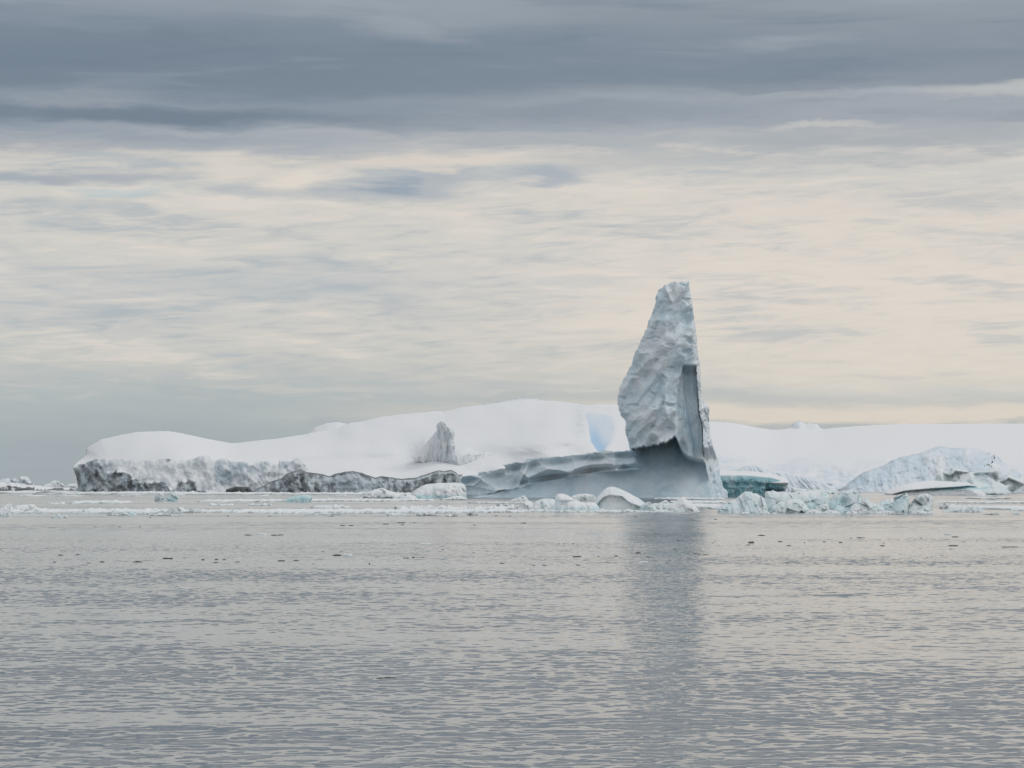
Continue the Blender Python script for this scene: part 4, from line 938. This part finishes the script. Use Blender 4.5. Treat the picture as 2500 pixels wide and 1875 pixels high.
slab('ice_floe', 2340, 2600, 1246.5, 1237, .3, 'broad flat floe with dark rim at the right edge', 'ice floe', None, 217, .15, dirt_or_shade=.1)
slab('ice_floe', 2350, 2460, 1218.5, 1217, .3, 'thin floe below the white horned iceberg', 'ice floe', None, 218, .4, dirt_or_shade=.2)
slab('ice_floe', 1140, 1290, 1229.5, 1227, .22, 'thin line of ice in front of the pinnacle iceberg shelf', 'ice floe', None, 219, .6, dirt_or_shade=.25)
slab('ice_floe', 1290, 1420, 1236, 1233, .22, 'thin ice strip just left of the slanting slab', 'ice floe', None, 220, .5, dirt_or_shade=.15)
rs = np.random.RandomState(5)
for k in range(30):
    x = rs.uniform(-20, 1250); yy = rs.choice([1209, 1212, 1216, 1230, 1234, 1257, 1259, 1262], p=[.2, .15, .1, .1, .1, .15, .1, .1]) + rs.uniform(-1, 1); w = rs.uniform(10, 60)
    slab('ice_sliver', x, x + w, yy, yy - rs.uniform(.5, 1.4), rs.uniform(.08, .25), ('short' if w < 28 else 'long') + ' thin sliver of broken ice, ' + ('far, under the snow island cliffs' if yy < 1222 else 'between the middle floes' if yy < 1245 else 'along the near side of the left strip'), 'ice sliver', 'slivers among the left floes', 300 + k, 1.2, dirt_or_shade=rs.uniform(0, .5))
for k in range(12):
    x = rs.uniform(1700, 2480); yy = rs.choice([1212, 1216, 1221, 1233, 1256]) + rs.uniform(-1, 1); w = rs.uniform(10, 60)
    slab('ice_sliver', x, x + w, yy, yy - rs.uniform(.5, 1.4), rs.uniform(.08, .2), ('short' if w < 28 else 'long') + ' thin sliver of broken ice, ' + ('far, beyond the right ridge' if yy < 1240 else 'just in front of the right ridge'), 'ice sliver', 'slivers among the right floes', 360 + k, 1.0, dirt_or_shade=rs.uniform(0, .5))

# ---------------------------------------------------------------- small brash on the open water
def z6(x, y): return (x * .3617, 1130 + y * .3617)
def z7(x, y): return (800 + x * .4069, 1130 + y * .4069)
def z8(x, y): return (1700 + x * .3617, 1130 + y * .3617)
BR = []
for f, L in ((z6, [(410, 620, 35), (525, 617, 25), (370, 667, 25), (690, 667, 28, 1.6), (600, 675, 40), (930, 665, 60), (1120, 642, 36, 1.4), (1152, 642, 28, 1.2), (1370, 650, 22), (1460, 648, 28), (1512, 648, 30), (1455, 671, 50), (1605, 667, 44), (1600, 645, 60, 1, 1), (1700, 648, 30, 1.2, 1), (1900, 658, 46), (2000, 655, 36), (2115, 682, 24),
                 (2180, 598, 26), (1600, 560, 14), (640, 430, 18), (805, 430, 18), (945, 430, 18), (1670, 485, 60), (1770, 482, 80, 1.6, 1), (1850, 486, 46), (1895, 485, 46), (1540, 357, 20), (1820, 358, 16), (1015, 366, 18)]),
             (z7, [(25, 318, 26), (360, 315, 16), (1012, 316, 24), (1095, 317, 16), (345, 366, 40), (445, 358, 60), (520, 358, 12), (90, 374, 30), (140, 374, 26), (450, 370, 22), (880, 372, 16), (1180, 360, 40), (585, 488, 88, 1.8, 1), (60, 553, 50, 1.6), (120, 553, 80, 2, 1), (470, 569, 32), (515, 565, 20, 1.4), (570, 565, 20), (690, 518, 12), (875, 537, 12),
                 (250, 604, 10, 2), (1045, 603, 32), (1235, 613, 22), (1300, 613, 34), (1500, 612, 30), (1390, 485, 18), (1418, 485, 14), (1475, 484, 20), (1500, 563, 56, 1.6), (1730, 557, 24), (1625, 560, 12), (1825, 543, 24), (1860, 541, 40, 2), (1900, 543, 24), (1925, 562, 22), (1950, 568, 10), (1895, 595, 60, 1.8, 1), (2080, 515, 20), (2100, 467, 20, 1.4), (1790, 508, 8), (2050, 580, 12), (2205, 545, 20), (1845, 322, 24)]),
             (z8, [(130, 379, 30), (440, 487, 50), (110, 537, 14), (125, 525, 10), (370, 536, 40, 2), (350, 553, 34), (565, 528, 40), (625, 556, 36), (610, 587, 12), (730, 535, 10), (865, 530, 20), (975, 534, 30), (1045, 507, 22), (1105, 504, 62), (1255, 557, 46), (1265, 540, 24), (1520, 505, 14), (1750, 498, 50), (1690, 481, 60, 2, 1), (1730, 558, 98), (1715, 580, 26), (2110, 566, 130, .6),
                 (1895, 522, 10), (1560, 635, 14), (1590, 632, 10), (15, 618, 36), (62, 618, 46), (390, 625, 10), (130, 643, 12), (615, 675, 14), (725, 612, 12), (1155, 660, 10), (1047, 358, 14, 1.1)])):
    for r in L:
        x, y = f(r[0], r[1]); s = .3617 if f is not z7 else .4069
        BR.append((x, y + 1.2, r[2] * s, r[3] if len(r) > 3 else 1., r[4] if len(r) > 4 else 0))
BR += [(930, 1656, 20, 1.2, 0), (950, 1655, 26, 1.3, 0), (962, 1656, 12, 1, 0)]


def where(x, y):
    c = 'below the snow island' if x < 1000 else 'below the pinnacle iceberg shelf' if x < 1470 else 'in or beside the pinnacle reflection' if x < 1780 else 'below the blue-white right ridge'
    r = 'close to the ice edge' if y < 1300 else 'in the middle row' if y < 1338 else 'in the nearest row' if y < 1600 else 'alone in the near foreground water'
    return c, r


def brash(k, x, y, w, hh, pale):
    d = EYE * F / (y - HZ); mpp = d / F; W_ = w * mpp; H = (.9 + .03 * w) * hh * mpp; Dp = max(W_ * .6, .1)
    nu, nv = 16, 7; rr = np.random.RandomState(1000 + k)
    v = []; f = []
    sh = 1 + .35 * np.interp(np.arange(nu) / nu, np.linspace(0, 1, 7), np.r_[(a := rr.uniform(-1, 1, 6)), a[0]])
    for j in range(nv):
        t = j / (nv - 1)
        for i in range(nu):
            a = 2 * math.pi * i / nu; r = sh[i] * math.cos(t * math.pi / 2) ** .7
            z = H * math.sin(t * math.pi / 2) * (1 + .7 * math.sin(a * 2 + k) * (1 - t) + .35 * rr.uniform(-1, 1))
            v.append((W_ / 2 * r * math.cos(a), Dp / 2 * r * math.sin(a), z if j else -.08))
    v.append((W_ * .05, 0, H * 1.05))
    for j in range(nv - 1):
        for i in range(nu): f.append((j * nu + i, j * nu + (i + 1) % nu, (j + 1) * nu + (i + 1) % nu, (j + 1) * nu + i))
    # the last ring closes on the top point
    for i in range(nu): f.append(((nv - 1) * nu + i, (nv - 1) * nu + (i + 1) % nu, len(v) - 1))
    v = np.array(v) + ((x - CX) * mpp, d, 0)
    o = link('ice_fragment', v, f, M_BIT if pale else M_DARK, None, np.tile([0, .3 if pale else .2, .5], (len(v), 1)))
    c, r = where(x, y); tag(o, ('pale melting scrap of ice ' if pale else 'tiny dark speck of ice ' if w < 7 else 'long dark scrap of ice ' if w > 16 else 'small dark scrap of ice ') + (r if y > 1600 else c + ', ' + r), 'ice fragment', 'pale scraps on the open water' if pale else 'dark scraps on the open water')
for k, b in enumerate(BR): brash(k, *b)
